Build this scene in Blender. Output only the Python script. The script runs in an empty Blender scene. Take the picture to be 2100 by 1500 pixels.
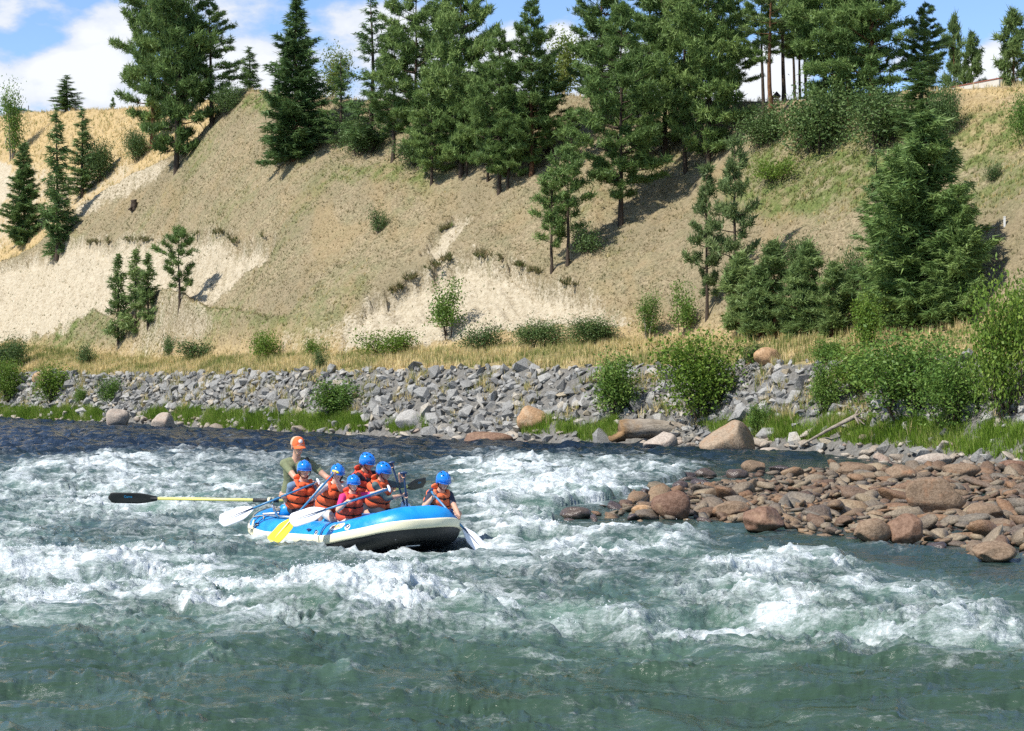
import bpy, bmesh, math, random
import numpy as np
from mathutils import Vector, Matrix, Quaternion

scene = bpy.context.scene
COL = scene.collection

# ------------------------------------------------------------------ camera
FPX, HOR, CAMZ = 4200.0, 782.0, 2.5          # focal length and horizon in photo pixels, eye height in metres
cam_data = bpy.data.cameras.new("camera")
cam_data.sensor_width = 36.0
cam_data.lens = 36.0 * FPX / 2100.0
cam_data.shift_y = (HOR - 750.0) / 2100.0
cam_data.clip_end = 3000.0
cam = bpy.data.objects.new("camera", cam_data)
cam.location = (0, 0, CAMZ)
cam.rotation_euler = (math.pi / 2, 0, 0)
COL.objects.link(cam)
scene.camera = cam

# ------------------------------------------------------------------ sky, sun, exposure
SUN_EL, SUN_AZ = math.radians(50), math.radians(56)   # azimuth: to the left of straight behind the camera
SUN = Vector((-math.cos(SUN_EL) * math.sin(SUN_AZ), -math.cos(SUN_EL) * math.cos(SUN_AZ), math.sin(SUN_EL)))
world = bpy.data.worlds.new("World")
scene.world = world
world.use_nodes = True
wt = world.node_tree
wt.nodes.clear()
def wn(kind, **kw):
    n = wt.nodes.new(kind)
    for k, v in kw.items():
        setattr(n, k, v)
    return n
w_out = wn("ShaderNodeOutputWorld")
w_sky = wn("ShaderNodeTexSky", sky_type='NISHITA', sun_disc=False, sun_elevation=SUN_EL,
           sun_rotation=math.atan2(SUN.x, SUN.y), air_density=0.75, dust_density=0.0, ozone_density=3.5, altitude=900.0)
w_bg = wn("ShaderNodeBackground")
w_bg.inputs[1].default_value = 0.15
w_cl = wn("ShaderNodeBackground")
w_mix = wn("ShaderNodeMixShader")
wt.links.new(w_sky.outputs[0], w_bg.inputs[0])
w_tc = wn("ShaderNodeTexCoord")
w_nm = wn("ShaderNodeVectorMath", operation='NORMALIZE')
wt.links.new(w_tc.outputs['Generated'], w_nm.inputs[0])
w_map = wn("ShaderNodeMapping")
w_map.inputs['Scale'].default_value = (1, 1, 1.9)
w_map.inputs['Location'].default_value = (0.31, 0.2, 0.12)
wt.links.new(w_nm.outputs[0], w_map.inputs[0])
w_no = wn("ShaderNodeTexNoise")
w_no.inputs['Scale'].default_value = 17.0
w_no.inputs['Detail'].default_value = 9.0
w_no.inputs['Roughness'].default_value = 0.56
wt.links.new(w_map.outputs[0], w_no.inputs['Vector'])
# cumulus banks: direction, angular size (degrees), weight
def skydir(px, py):
    return Vector(((px - 1050) / FPX, 1.0, (HOR - py) / FPX)).normalized()
banks = [(60, 190, 2.2, .36), (190, 110, 1.9, .38), (240, 200, 2.2, .30), (500, 50, 2.4, .26), (520, 190, 2.8, .30), (690, 140, 2.4, .24),
         (1050, 80, .75, .50), (1150, 80, .8, .46), (1290, 190, 2.4, .40), (1590, 160, 1.7, .55), (2030, 150, 1.15, .62), (900, 200, 3.0, .34),
         (330, 10, 1.6, .12), (90, 70, 1.1, -.28), (20, 120, 1.0, -.24), (160, 10, .9, -.2), (1060, 0, 1.5, -.4), (1950, 40, 1.7, -.45), (2100, 40, 1.2, -.3)]
w_n2 = wn("ShaderNodeMath", operation='MULTIPLY_ADD')
wt.links.new(w_no.outputs[0], w_n2.inputs[0]); w_n2.inputs[1].default_value = 1.9; w_n2.inputs[2].default_value = -0.45
acc = w_n2.outputs[0]
for bx, by, deg, wgt in banks:
    d = skydir(bx, by)
    dt = wn("ShaderNodeVectorMath", operation='DISTANCE')
    dt.inputs[1].default_value = d
    wt.links.new(w_nm.outputs[0], dt.inputs[0])
    mr = wn("ShaderNodeMapRange", interpolation_type='SMOOTHSTEP')
    mr.inputs['From Min'].default_value = math.radians(deg)
    mr.inputs['From Max'].default_value = math.radians(deg) * 0.15
    mr.inputs['To Min'].default_value = 0.0
    mr.inputs['To Max'].default_value = wgt
    wt.links.new(dt.outputs['Value'], mr.inputs['Value'])
    ad = wn("ShaderNodeMath", operation='ADD')
    wt.links.new(acc, ad.inputs[0])
    wt.links.new(mr.outputs[0], ad.inputs[1])
    acc = ad.outputs[0]
w_cr = wn("ShaderNodeValToRGB")
w_cr.color_ramp.elements[0].position = 0.52
w_cr.color_ramp.elements[1].position = 0.76
w_cr.color_ramp.elements[0].color = (0, 0, 0, 1)
w_cr.color_ramp.elements[1].color = (1, 1, 1, 1)
wt.links.new(acc, w_cr.inputs[0])
w_cc = wn("ShaderNodeValToRGB")
w_cc.color_ramp.elements[0].position = 0.4
w_cc.color_ramp.elements[1].position = 0.95
w_cc.color_ramp.elements[0].color = (0.46, 0.55, 0.72, 1)
w_cc.color_ramp.elements[1].color = (0.84, 0.87, 0.92, 1)
wt.links.new(acc, w_cc.inputs[0])
wt.links.new(w_cc.outputs[0], w_cl.inputs[0])
w_cl.inputs[1].default_value = 0.85
wt.links.new(w_cr.outputs[0], w_mix.inputs[0])
wt.links.new(w_bg.outputs[0], w_mix.inputs[1])
wt.links.new(w_cl.outputs[0], w_mix.inputs[2])
wt.links.new(w_mix.outputs[0], w_out.inputs[0])

sun_data = bpy.data.lights.new("sun", 'SUN')
sun_data.energy = 4.8
sun_data.angle = math.radians(0.53)
sun_data.color = (1.0, 0.955, 0.88)
sun = bpy.data.objects.new("sun", sun_data)
sun.rotation_euler = SUN.to_track_quat('Z', 'Y').to_euler()
sun.location = (-30, -30, 60)
COL.objects.link(sun)

scene.view_settings.view_transform = 'Standard'
scene.view_settings.look = 'None'
scene.view_settings.exposure = 0.45
scene.view_settings.gamma = 1.0
scene.view_settings.use_curve_mapping = False
scene.cycles.adaptive_threshold = 0.015
scene.cycles.use_denoising = False
scene.cycles.max_bounces = 5
scene.cycles.diffuse_bounces = 2
scene.cycles.glossy_bounces = 3
scene.cycles.transmission_bounces = 3
scene.cycles.transparent_max_bounces = 6
scene.cycles.caustics_reflective = False
scene.cycles.caustics_refractive = False
scene.cycles.sample_clamp_indirect = 4.0
scene.cycles.sample_clamp_direct = 2.5

rng = np.random.default_rng(7)
R = random.Random(11)

# ------------------------------------------------------------------ helpers
def at(px, py, Y):
    return Vector(((px - 1050) * Y / FPX, Y, CAMZ + (HOR - py) * Y / FPX))
def on_water(px, py, z=0.0):
    Y = FPX * (CAMZ - z) / (py - HOR)
    return Vector(((px - 1050) * Y / FPX, Y, z))
def proj(X, Y, Z):
    return 1050 + FPX * X / Y, HOR - FPX * (Z - CAMZ) / Y

def hash2(ix, iy, seed):
    h = (ix * 374761393 + iy * 668265263 + seed * 974711 + 12345) & 0xffffffff
    h = ((h ^ (h >> 13)) * 1274126177) & 0xffffffff
    return h ^ (h >> 16)
def pnoise(x, y, seed=0):
    xi = np.floor(x).astype(np.int64); yi = np.floor(y).astype(np.int64)
    xf = x - xi; yf = y - yi
    u = xf * xf * xf * (xf * (xf * 6 - 15) + 10); v = yf * yf * yf * (yf * (yf * 6 - 15) + 10)
    def g(dx, dy):
        a = (hash2(xi + dx, yi + dy, seed) & 4095) * (2 * math.pi / 4096)
        return np.cos(a) * (xf - dx) + np.sin(a) * (yf - dy)
    a = g(0, 0); b = g(1, 0); c = g(0, 1); d = g(1, 1)
    return 1.5 * (a + u * (b - a) + v * (c - a + u * (a - b - c + d)))
def fbm(x, y, octv=4, seed=0, gain=0.5, lac=2.03):
    s = np.zeros_like(x); a = 1.0
    for o in range(octv):
        s += a * pnoise(x, y, seed + o * 17); x = x * lac + 3.1; y = y * lac - 1.7; a *= gain
    return s
def ridged(x, y, octv=4, seed=0, gain=0.5, lac=2.03):
    s = np.zeros_like(x); a = 1.0; t = 0.0
    for o in range(octv):
        s += a * (1 - 2 * np.abs(pnoise(x, y, seed + o * 31))); t += a; x = x * lac + 5.3; y = y * lac + 2.9; a *= gain
    return s / t
def sstep(a, b, x):
    t = np.clip((x - a) / (b - a), 0, 1)
    return t * t * (3 - 2 * t)
def poly_mask(px, py, poly, soft):
    """soft-edged inside mask of a polygon"""
    px = np.asarray(px, float); py = np.asarray(py, float)
    inside = np.zeros(px.shape, bool); dist = np.full(px.shape, 1e9)
    n = len(poly)
    for i in range(n):
        x0, y0 = poly[i]; x1, y1 = poly[(i + 1) % n]
        c = ((y0 > py) != (y1 > py)) & (px < (x1 - x0) * (py - y0) / ((y1 - y0) if y1 != y0 else 1e-9) + x0)
        inside ^= c
        dx, dy = x1 - x0, y1 - y0
        t = np.clip(((px - x0) * dx + (py - y0) * dy) / (dx * dx + dy * dy + 1e-9), 0, 1)
        dist = np.minimum(dist, np.hypot(px - x0 - t * dx, py - y0 - t * dy))
    sd = np.where(inside, dist, -dist)
    return sstep(-soft, soft, sd)

def make_mesh(name, verts, faces, smooth=False, mats=None, midx=None):
    """verts (N,3), faces (M,k) arrays with one k, or a list of those"""
    me = bpy.data.meshes.new(name)
    verts = np.asarray(verts, np.float32)
    fl = faces if isinstance(faces, list) else [faces]
    fl = [np.asarray(f, np.int32) for f in fl if len(f)]
    me.vertices.add(len(verts)); me.vertices.foreach_set('co', verts.ravel())
    loops = np.concatenate([f.ravel() for f in fl])
    starts = []; off = 0
    for f in fl:
        starts.append(off + np.arange(len(f)) * f.shape[1]); off += f.size
    starts = np.concatenate(starts)
    me.loops.add(len(loops)); me.loops.foreach_set('vertex_index', loops)
    me.polygons.add(len(starts)); me.polygons.foreach_set('loop_start', starts.astype(np.int32))
    if smooth:
        me.polygons.foreach_set('use_smooth', np.ones(len(starts), bool))
    else:
        me.polygons.foreach_set('use_smooth', np.zeros(len(starts), bool))
    for m in (mats or []):
        me.materials.append(m)
    if midx is not None:
        me.polygons.foreach_set('material_index', np.asarray(midx, np.int32))
    me.update(calc_edges=True)
    return me
def add_attr(me, name, vals):
    vals = np.asarray(vals, np.float32)
    if vals.ndim == 1:
        a = me.attributes.new(name, 'FLOAT', 'POINT'); a.data.foreach_set('value', vals)
    else:
        a = me.attributes.new(name, 'FLOAT_COLOR', 'POINT')
        a.data.foreach_set('color', np.concatenate([vals, np.ones((len(vals), 1), np.float32)], 1).ravel())
def obj(name, me, parent=None, loc=None, rot=None, scl=None):
    o = bpy.data.objects.new(name, me)
    COL.objects.link(o)
    if parent is not None: o.parent = parent
    if loc is not None: o.location = loc
    if rot is not None: o.rotation_euler = rot
    if scl is not None: o.scale = scl
    return o
def tag(o, label=None, cat=None, group=None, kind=None):
    if label: o["label"] = label
    if cat: o["category"] = cat
    if group: o["group"] = group
    if kind: o["kind"] = kind
    return o
def empty(name, loc=(0, 0, 0), rz=0.0):
    o = obj(name, None, loc=loc); o.rotation_euler = (0, 0, rz); o.empty_display_size = 0.3
    return o

# ------------------------------------------------------------------ material helpers
class NT:
    def __init__(s, name):
        s.m = bpy.data.materials.new(name); s.m.use_nodes = True
        s.t = s.m.node_tree; s.t.nodes.clear()
        s.out = s.n("ShaderNodeOutputMaterial")
    def n(s, kind, **kw):
        n = s.t.nodes.new(kind)
        for k, v in kw.items(): setattr(n, k, v)
        return n
    def l(s, a, b): s.t.links.new(a, b)
    def inp(s, node, key, v):
        if hasattr(v, 'is_output') or isinstance(v, bpy.types.NodeSocket): s.l(v, node.inputs[key])
        else: node.inputs[key].default_value = v
    def attr(s, name, what='Fac'):
        a = s.n("ShaderNodeAttribute", attribute_name=name); return a.outputs[what]
    def pos(s, scale=(1, 1, 1), obj=False):
        c = s.n("ShaderNodeTexCoord").outputs['Object'] if obj else s.n("ShaderNodeNewGeometry").outputs['Position']
        m = s.n("ShaderNodeMapping"); m.inputs['Scale'].default_value = scale; s.l(c, m.inputs[0]); return m.outputs[0]
    def noise(s, vec, scale, detail=4, rough=0.55, dist=0.0):
        n = s.n("ShaderNodeTexNoise"); s.l(vec, n.inputs['Vector'])
        n.inputs['Scale'].default_value = scale; n.inputs['Detail'].default_value = detail
        n.inputs['Roughness'].default_value = rough; n.inputs['Distortion'].default_value = dist
        return n.outputs[0]
    def ramp(s, fac, stops, interp='LINEAR'):
        r = s.n("ShaderNodeValToRGB"); r.color_ramp.interpolation = interp
        e = r.color_ramp.elements
        while len(e) < len(stops): e.new(0.5)
        for i, (p, c) in enumerate(stops):
            e[i].position = p; e[i].color = (*c, 1) if len(c) == 3 else c
        s.l(fac, r.inputs[0]); return r.outputs[0]
    def math(s, op, a, b=None, clamp=False):
        m = s.n("ShaderNodeMath", operation=op); m.use_clamp = clamp
        s.inp(m, 0, a)
        if b is not None: s.inp(m, 1, b)
        return m.outputs[0]
    def mrange(s, v, a, b, c=0.0, d=1.0, smooth=True):
        m = s.n("ShaderNodeMapRange", interpolation_type='SMOOTHSTEP' if smooth else 'LINEAR')
        s.inp(m, 0, v); s.inp(m, 1, a); s.inp(m, 2, b); s.inp(m, 3, c); s.inp(m, 4, d)
        return m.outputs[0]
    def mix(s, fac, a, b, mode='MIX'):
        m = s.n("ShaderNodeMix", data_type='RGBA', blend_type=mode)
        s.inp(m, 0, fac); s.inp(m, 6, a if not isinstance(a, tuple) else (*a, 1)); s.inp(m, 7, b if not isinstance(b, tuple) else (*b, 1))
        return m.outputs[2]
    def bump(s, h, strength=0.4, dist=0.05):
        b = s.n("ShaderNodeBump"); b.inputs['Strength'].default_value = strength; b.inputs['Distance'].default_value = dist
        s.l(h, b.inputs['Height']); return b.outputs[0]
    def bsdf(s, color, rough=0.7, normal=None, spec=0.5, **kw):
        b = s.n("ShaderNodeBsdfPrincipled")
        s.inp(b, 'Base Color', (*color, 1) if isinstance(color, tuple) else color)
        s.inp(b, 'Roughness', rough); s.inp(b, 'Specular IOR Level', spec)
        if normal is not None: s.l(normal, b.inputs['Normal'])
        for k, v in kw.items(): s.inp(b, k, v)
        return b.outputs[0]
    def done(s, shader):
        s.l(shader, s.out.inputs[0]); return s.m

def simple_mat(name, color, rough=0.6, spec=0.5, var=0.12, scale=6.0, bump=0.0, metallic=0.0, coat=0.0):
    t = NT(name); v = t.pos(obj=True)
    n = t.noise(v, scale, 5, 0.6)
    c = t.mix(n, tuple(x * (1 - var) for x in color), tuple(min(1, x * (1 + var)) for x in color))
    r = t.mrange(n, 0.3, 0.7, rough * 0.9, min(1, rough * 1.1))
    nm = t.bump(t.noise(v, scale * 4, 4), bump, 0.01) if bump else None
    return t.done(t.bsdf(c, r, nm, spec, Metallic=metallic, **({'Coat Weight': coat} if coat else {})))

# ------------------------------------------------------------------ terrain (far bank: riprap slope, bench, hillside, plateau)
KX = [-600, 0, 300, 600, 900, 1200, 1400, 1560, 1750, 1950, 2100, 2700]
K_S = [846, 861, 874, 892, 903, 914, 919, 931, 941, 955, 966, 1006]
K_R = [764, 766, 769, 763, 754, 753, 748, 746, 746, 738, 726, 700]
K_F = [700, 706, 738, 728, 716, 702, 694, 692, 678, 664, 652, 610]
K_B = [12, 12, 9, 9, 9, 9, 9, 8.5, 8, 8, 8, 8]
CX = [-600, 0, 80, 150, 250, 340, 400, 450, 490, 560, 700, 850, 1000, 1150, 1300, 1450, 1600, 1750, 1850, 1950, 2040, 2100, 2700]
C_R = [650, 542, 500, 432, 372, 326, 285, 225, 186, 190, 205, 205, 200, 196, 200, 207, 208, 194, 190, 184, 178, 174, 150]
C2X = [-600, 0, 60, 240, 330, 450, 500]
C2R = [250, 238, 228, 222, 214, 200, 186]
tpx = np.arange(-600, 2701, 5.0)
def smooth1(a, k):
    p = np.pad(a, k, mode='edge'); w = np.hanning(2 * k + 3)[1:-1]; w /= w.sum()
    return np.convolve(p, w, 'valid')
iS = smooth1(np.interp(tpx, KX, K_S), 12); iR = smooth1(np.interp(tpx, KX, K_R), 12); iF = smooth1(np.interp(tpx, KX, K_F), 12)
iB = np.interp(tpx, KX, K_B); iC = smooth1(np.interp(tpx, CX, C_R), 5)
wig = fbm(tpx / 60.0, tpx * 0 + 3.3, 3, 5)
Ys = FPX * CAMZ / (iS - HOR)
k = (HOR - iR) / FPX
hr = (CAMZ + k * Ys) / (1 - k / 0.55); Yr = Ys + hr / 0.55
Yf = Yr + iB; hf = CAMZ + (HOR - iF) * Yf / FPX
slope = np.interp(tpx, [-600, 200, 600, 2700], [0.6, 0.6, 0.64, 0.66])
kc = (HOR - iC) / FPX
Yc = (slope * Yf - hf + CAMZ) / (slope - kc); hc = CAMZ + kc * Yc
left = sstep(500, 430, tpx)
Yd = Yc + 3 + 5 * left; hd = hc + 0.1 - 1.5 * left
k2 = (HOR - np.interp(tpx, C2X, C2R)) / FPX
Ye_l = (0.45 * Yd - hd + CAMZ) / (0.45 - k2); he_l = CAMZ + k2 * Ye_l
Ye = left * Ye_l + (1 - left) * (Yd + 6); he = left * he_l + (1 - left) * (hd + 0.05)
nodesY = [Ys - 8, Ys - 0.3, Yr, Yf, Yc, Yd, Ye, Ye + 25, Ye + 260]
nodesZ = [0 * Ys - 1.6, 0 * Ys - 0.12, hr, hf, hc, hd, he, he + 0.2, he + 1.0]
SEG = [5, 34, 30, 190, 8, 44, 8, 8]
ycols, zcols, segs = [], [], []
for i, nseg in enumerate(SEG):
    t = np.linspace(0, 1, nseg, endpoint=False)[:, None]
    ycols.append(nodesY[i] + t * (nodesY[i + 1] - nodesY[i])); zcols.append(nodesZ[i] + t * (nodesZ[i + 1] - nodesZ[i]))
    segs += [i] * nseg
ycols.append(nodesY[-1][None]); zcols.append(nodesZ[-1][None]); segs.append(7)
TY = np.concatenate(ycols); TZ = np.concatenate(zcols); segs = np.array(segs)
TX = (tpx - 1050)[None] / FPX * TY
TZ = TZ + np.where(np.array(segs)[:, None] == 1, 0.12 * wig[None], 0.0)
TPX = np.broadcast_to(tpx[None], TY.shape)
SEGM = np.broadcast_to(segs[:, None], TY.shape)
for _ in range(2):                                     # soften the breaks of slope
    s0 = TZ.copy(); s0[1:-1] = 0.25 * TZ[:-2] + 0.5 * TZ[1:-1] + 0.25 * TZ[2:]
    TZ = np.where((SEGM >= 2), s0, TZ)
TPY = HOR - FPX * (TZ - CAMZ) / TY
wob = 15 * fbm(TX / 2.2, TY / 2.2, 5, 9, .6)                # ragged edges of the scars
front = (SEGM <= 3)
def zone(poly, soft=10, w=1.0):
    return poly_mask(TPX + wob, TPY + wob[::-1] * 0.6, poly, soft) * w
S1 = [(-700, 660), (0, 548), (100, 520), (180, 500), (250, 492), (330, 490), (395, 484), (455, 476), (480, 497), (545, 484), (562, 486), (545, 520), (500, 560), (455, 605),
      (420, 632), (330, 640), (235, 640), (190, 645), (120, 680), (60, 700), (0, 706), (-700, 790)]
S2 = [(690, 722), (715, 680), (770, 625), (850, 566), (900, 538), (960, 514), (1010, 530), (1075, 546), (1130, 572), (1195, 588), (1240, 630), (1290, 676),
      (1180, 668), (1060, 668), (985, 692), (870, 702), (750, 716)]
S3 = [(872, 524), (895, 482), (948, 446), (972, 458), (935, 500), (898, 540)]
S4 = [(235, 350), (290, 338), (355, 330), (330, 362), (270, 405), (215, 440), (150, 478), (140, 446)]
S6 = [(235, 735), (290, 690), (335, 652), (420, 652), (452, 690), (410, 706), (330, 735)]
S7 = [(570, 700), (690, 660), (760, 625), (700, 690), (680, 722), (600, 728)]
m1, m2, m3 = zone(S1, 18), zone(S2, 18), zone(S3, 12)
bare = np.clip(m1 * (0.75 + 0.3 * sstep(420, 250, TPX)) + m2 * 0.95 + m3 * 0.7 + zone(S4, 12, 0.62) + zone(S6, 14, 0.45) + zone(S7, 14, 0.4), 0, 1) * front
bare = np.maximum(bare, poly_mask(TPX + wob, TPY, [(-120, 430), (-100, 345), (10, 330), (26, 350), (15, 410), (-10, 450)], 9) * (SEGM >= 4))
gold = np.where(SEGM == 2, 1.0, 0.0) + (SEGM >= 5) * 1.0 + sstep(0.93, 1.0, (TY - Yf) / (Yc - Yf)) * (TPX > 1850) * (SEGM == 3)
bare = np.maximum(bare, 0.5 * poly_mask(TPX + wob, TPY, [(-60, 480), (-60, 380), (40, 330), (150, 350), (260, 330), (300, 350), (150, 440), (0, 520)], 22) * (SEGM >= 4))
gold += zone([(1940, 300), (1990, 200), (2300, 150), (2300, 330), (2100, 330)], 30, 0.7) + sstep(0.10, 0.0, (TY - Yf) / (Yc - Yf)) * (SEGM == 3) * 0.8
gold = np.clip(gold, 0, 1)
green = zone([(660, 388), (700, 352), (830, 352), (900, 372), (820, 392)], 14, .8) + zone([(1540, 380), (1570, 318), (1640, 306), (1660, 350), (1600, 400)], 14, .9)
green += zone([(1920, 340), (1960, 250), (2050, 225), (2120, 270), (2050, 340)], 24, .95) + zone([(1480, 430), (1550, 290), (1850, 290), (1770, 430)], 40, .85)
green += zone([(1520, 430), (1560, 330), (1660, 320), (1800, 330), (1790, 420), (1650, 440)], 30, .5) + zone([(1960, 440), (1990, 350), (2300, 330), (2300, 440)], 40, .45)
green += zone([(380, 672), (430, 632), (560, 640), (610, 690), (500, 690)], 14, .5) + zone([(60, 720), (130, 660), (220, 600), (235, 690), (150, 740)], 16, .55)
green += (SEGM == 2) * np.clip(0.42 + 0.9 * fbm(TX / 3.5, TY / 2.0, 3, 77), 0, .8)
green += zone([(490, 240), (500, 195), (560, 195), (550, 240)], 8, .7) + (SEGM == 3) * np.clip(fbm(TX / 7, TY / 7, 3, 55) * 0.7 + 0.25 * sstep(1250, 1700, TPX) - 0.08, 0, .65)
green = np.clip(green, 0, 1)
# relief
amp = np.where(SEGM == 3, 1.0, np.where(SEGM == 2, 0.4, np.where(SEGM >= 5, 0.5, 0.0)))
sl = np.clip((TY - Yf) / 4.0, 0, 1) * np.clip((Yc - TY) / 3.0, 0, 1)
TZ = TZ + amp * (0.45 * fbm(TX / 9.0, TY / 9.0, 3, 21) * sl + 0.16 * fbm(TX / 1.7, TY / 1.7, 3, 22) + 0.07 * fbm(TX / 0.45, TY / 0.45, 2, 23))
rill = ridged((TX + 0.35 * TY) / 1.3, TY / 6.0, 4, 24, .6)
cut1 = sstep(.30, .70, m1) * (0.35 + 0.65 * sstep(640, 540, TPY)); cut2 = sstep(.30, .70, m2) * (0.25 + 0.75 * sstep(680, 590, TPY)); cut3 = sstep(.3, .7, m3)
TZ = TZ - (cut1 * 0.95 + cut2 * 1.25 + cut3 * 0.5) * front * (SEGM == 3) + bare * (SEGM == 3) * (0.26 + 0.22 * sstep(330, 150, TPX)) * rill + bare * (SEGM == 3) * 0.10 * ridged((TX + .2 * TY) / .55, TY / 2.2, 2, 27) + (SEGM == 3) * sl * 0.34 * ridged((TX + .3 * TY) / 4.5, TY / 16.0, 3, 25)
TZ += (SEGM == 3) * (0.9 * np.exp(-((TPX - 420) / 130) ** 2 - ((TPY - 668) / 26) ** 2) + 1.1 * np.exp(-((TPX - 330) / 60) ** 2 - ((TPY - 660) / 30) ** 2))
nr, nc = TY.shape
verts = np.stack([TX, TY, TZ], -1).reshape(-1, 3)
ii = np.arange(nr * nc).reshape(nr, nc)
quads = np.stack([ii[:-1, :-1], ii[:-1, 1:], ii[1:, 1:], ii[1:, :-1]], -1).reshape(-1, 4)
TPY = HOR - FPX * (TZ - CAMZ) / TY

t = NT("hillside_soil")
p = t.pos()
zc = t.n("ShaderNodeSeparateColor"); t.l(t.attr("zones", 'Color'), zc.inputs[0])
n_fine = t.noise(p, 7.0, 6, 0.7); n_mid = t.noise(p, 1.1, 5, 0.6); n_big = t.noise(p, 0.16, 4, 0.55)
dry = t.ramp(n_fine, [(0.34, (0.13, 0.103, 0.064)), (0.45, (0.242, 0.193, 0.118)), (0.55, (0.325, 0.262, 0.162)), (0.70, (0.43, 0.355, 0.23))])
dry = t.mix(t.mrange(n_mid, 0.35, 0.7), dry, t.ramp(n_fine, [(0.35, (0.115, 0.105, 0.06)), (0.48, (0.215, 0.19, 0.11)), (0.58, (0.285, 0.245, 0.145)), (0.72, (0.37, 0.315, 0.19))]))
dry = t.mix(t.mrange(n_big, 0.42, 0.62, 0, 0.55), dry, (0.225, 0.185, 0.115))
dry = t.mix(t.mrange(t.noise(t.pos((1, .35, .6)), 0.32, 5, 0.6, .6), 0.48, 0.68, 0, 0.45), dry, (0.31, 0.225, 0.115))
gold_c = t.ramp(n_fine, [(0.3, (0.28, 0.195, 0.09)), (0.55, (0.48, 0.355, 0.18)), (0.75, (0.60, 0.475, 0.27))])
green_c = t.ramp(n_fine, [(0.3, (0.06, 0.085, 0.025)), (0.6, (0.16, 0.19, 0.06)), (0.8, (0.27, 0.27, 0.10))])
pr = t.n("ShaderNodeMapping"); pr.inputs['Rotation'].default_value = (0, 0, -0.32); pr.inputs['Scale'].default_value = (1.6, 0.16, 0.3); t.l(t.n("ShaderNodeNewGeometry").outputs['Position'], pr.inputs[0])
n_run = t.noise(pr.outputs[0], 1.4, 6, 0.66, 0.5)
silt = t.ramp(t.math('ADD', t.math('MULTIPLY', t.noise(p, 4.2, 7, 0.72), 0.75), t.math('MULTIPLY', n_run, 0.25)), [(0.32, (0.24, 0.195, 0.13)), (0.43, (0.375, 0.315, 0.22)), (0.53, (0.47, 0.405, 0.295)), (0.68, (0.56, 0.49, 0.37))])
silt = t.mix(t.mrange(t.noise(p, 11.0, 3, 0.6), 0.60, 0.70, 0, 0.55), silt, (0.17, 0.145, 0.085))
col = t.mix(t.math('MULTIPLY', zc.outputs[2], t.mrange(n_mid, 0.3, 0.55, 0.5, 1)), dry, gold_c)
col = t.mix(t.math('MULTIPLY', zc.outputs[1], t.mrange(n_mid, 0.38, 0.6, 0.25, 1)), col, green_c)
edge = t.math('ADD', zc.outputs[0], t.mrange(n_fine, 0.3, 0.7, -0.36, 0.36, False))
edge = t.math('ADD', edge, t.mrange(n_run, 0.3, 0.7, -0.18, 0.18, False))
col = t.mix(t.mrange(edge, 0.25, 0.75), col, silt)
rocky = t.ramp(n_fine, [(0.3, (0.10, 0.095, 0.085)), (0.6, (0.21, 0.20, 0.18)), (0.8, (0.31, 0.285, 0.24))])
col = t.mix(t.attr("gravel"), col, rocky)
nb = t.math('ADD', n_fine, t.math('MULTIPLY', n_mid, 1.5))
M_SOIL = t.done(t.bsdf(col, 0.95, t.bump(nb, 0.9, 0.12), 0.1))
terrain_me = make_mesh("hillside", verts, quads, True, [M_SOIL])
add_attr(terrain_me, "zones", np.stack([bare, green, gold], -1).reshape(-1, 3)); add_attr(terrain_me, "gravel", (1.0 * (SEGM <= 1)).ravel())
terrain = tag(obj("hillside", terrain_me), "dry grassy hillside with pale eroded scars above the river bench", kind="structure")

def on_ground(px, py, jmin=39):
    """first terrain point along the column of px, from near to far, that projects to row py"""
    c = int(round((px - tpx[0]) / 5.0)); c = min(max(c, 0), nc - 1)
    for j in range(jmin, nr):
        if TPY[j, c] <= py:
            a = (TPY[j - 1, c] - py) / max(1e-6, TPY[j - 1, c] - TPY[j, c]); a = min(max(a, 0), 1)
            return Vector(((px - 1050) / FPX * (TY[j - 1, c] + a * (TY[j, c] - TY[j - 1, c])), TY[j - 1, c] + a * (TY[j, c] - TY[j - 1, c]), TZ[j - 1, c] + a * (TZ[j, c] - TZ[j - 1, c])))
    return Vector((TX[-1, c], TY[-1, c], TZ[-1, c]))
def ground_at(px, Y):
    c = int(round((px - tpx[0]) / 5.0)); c = min(max(c, 0), nc - 1)
    return Vector(((px - 1050) / FPX * Y, Y, float(np.interp(Y, TY[:, c], TZ[:, c]))))
cellA = np.zeros((nr, nc)); cellA[:-1, :-1] = np.abs((TX[:-1, 1:] - TX[:-1, :-1]) * (TY[1:, :-1] - TY[:-1, :-1]))
def scatter_ground(n, weight):
    """n random surface points, density proportional to weight (per square metre)"""
    w = (cellA * weight).ravel(); w = np.cumsum(w); w /= w[-1]
    idx = np.searchsorted(w, rng.random(n)); j, i = np.unravel_index(idx, (nr, nc))
    j = np.minimum(j, nr - 2); i = np.minimum(i, nc - 2)
    a = rng.random(n); b = rng.random(n)
    def bl(F): return (F[j, i] * (1 - a) * (1 - b) + F[j, i + 1] * a * (1 - b) + F[j + 1, i] * (1 - a) * b + F[j + 1, i + 1] * a * b)
    return np.stack([bl(TX), bl(TY), bl(TZ)], -1), j, i

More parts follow.
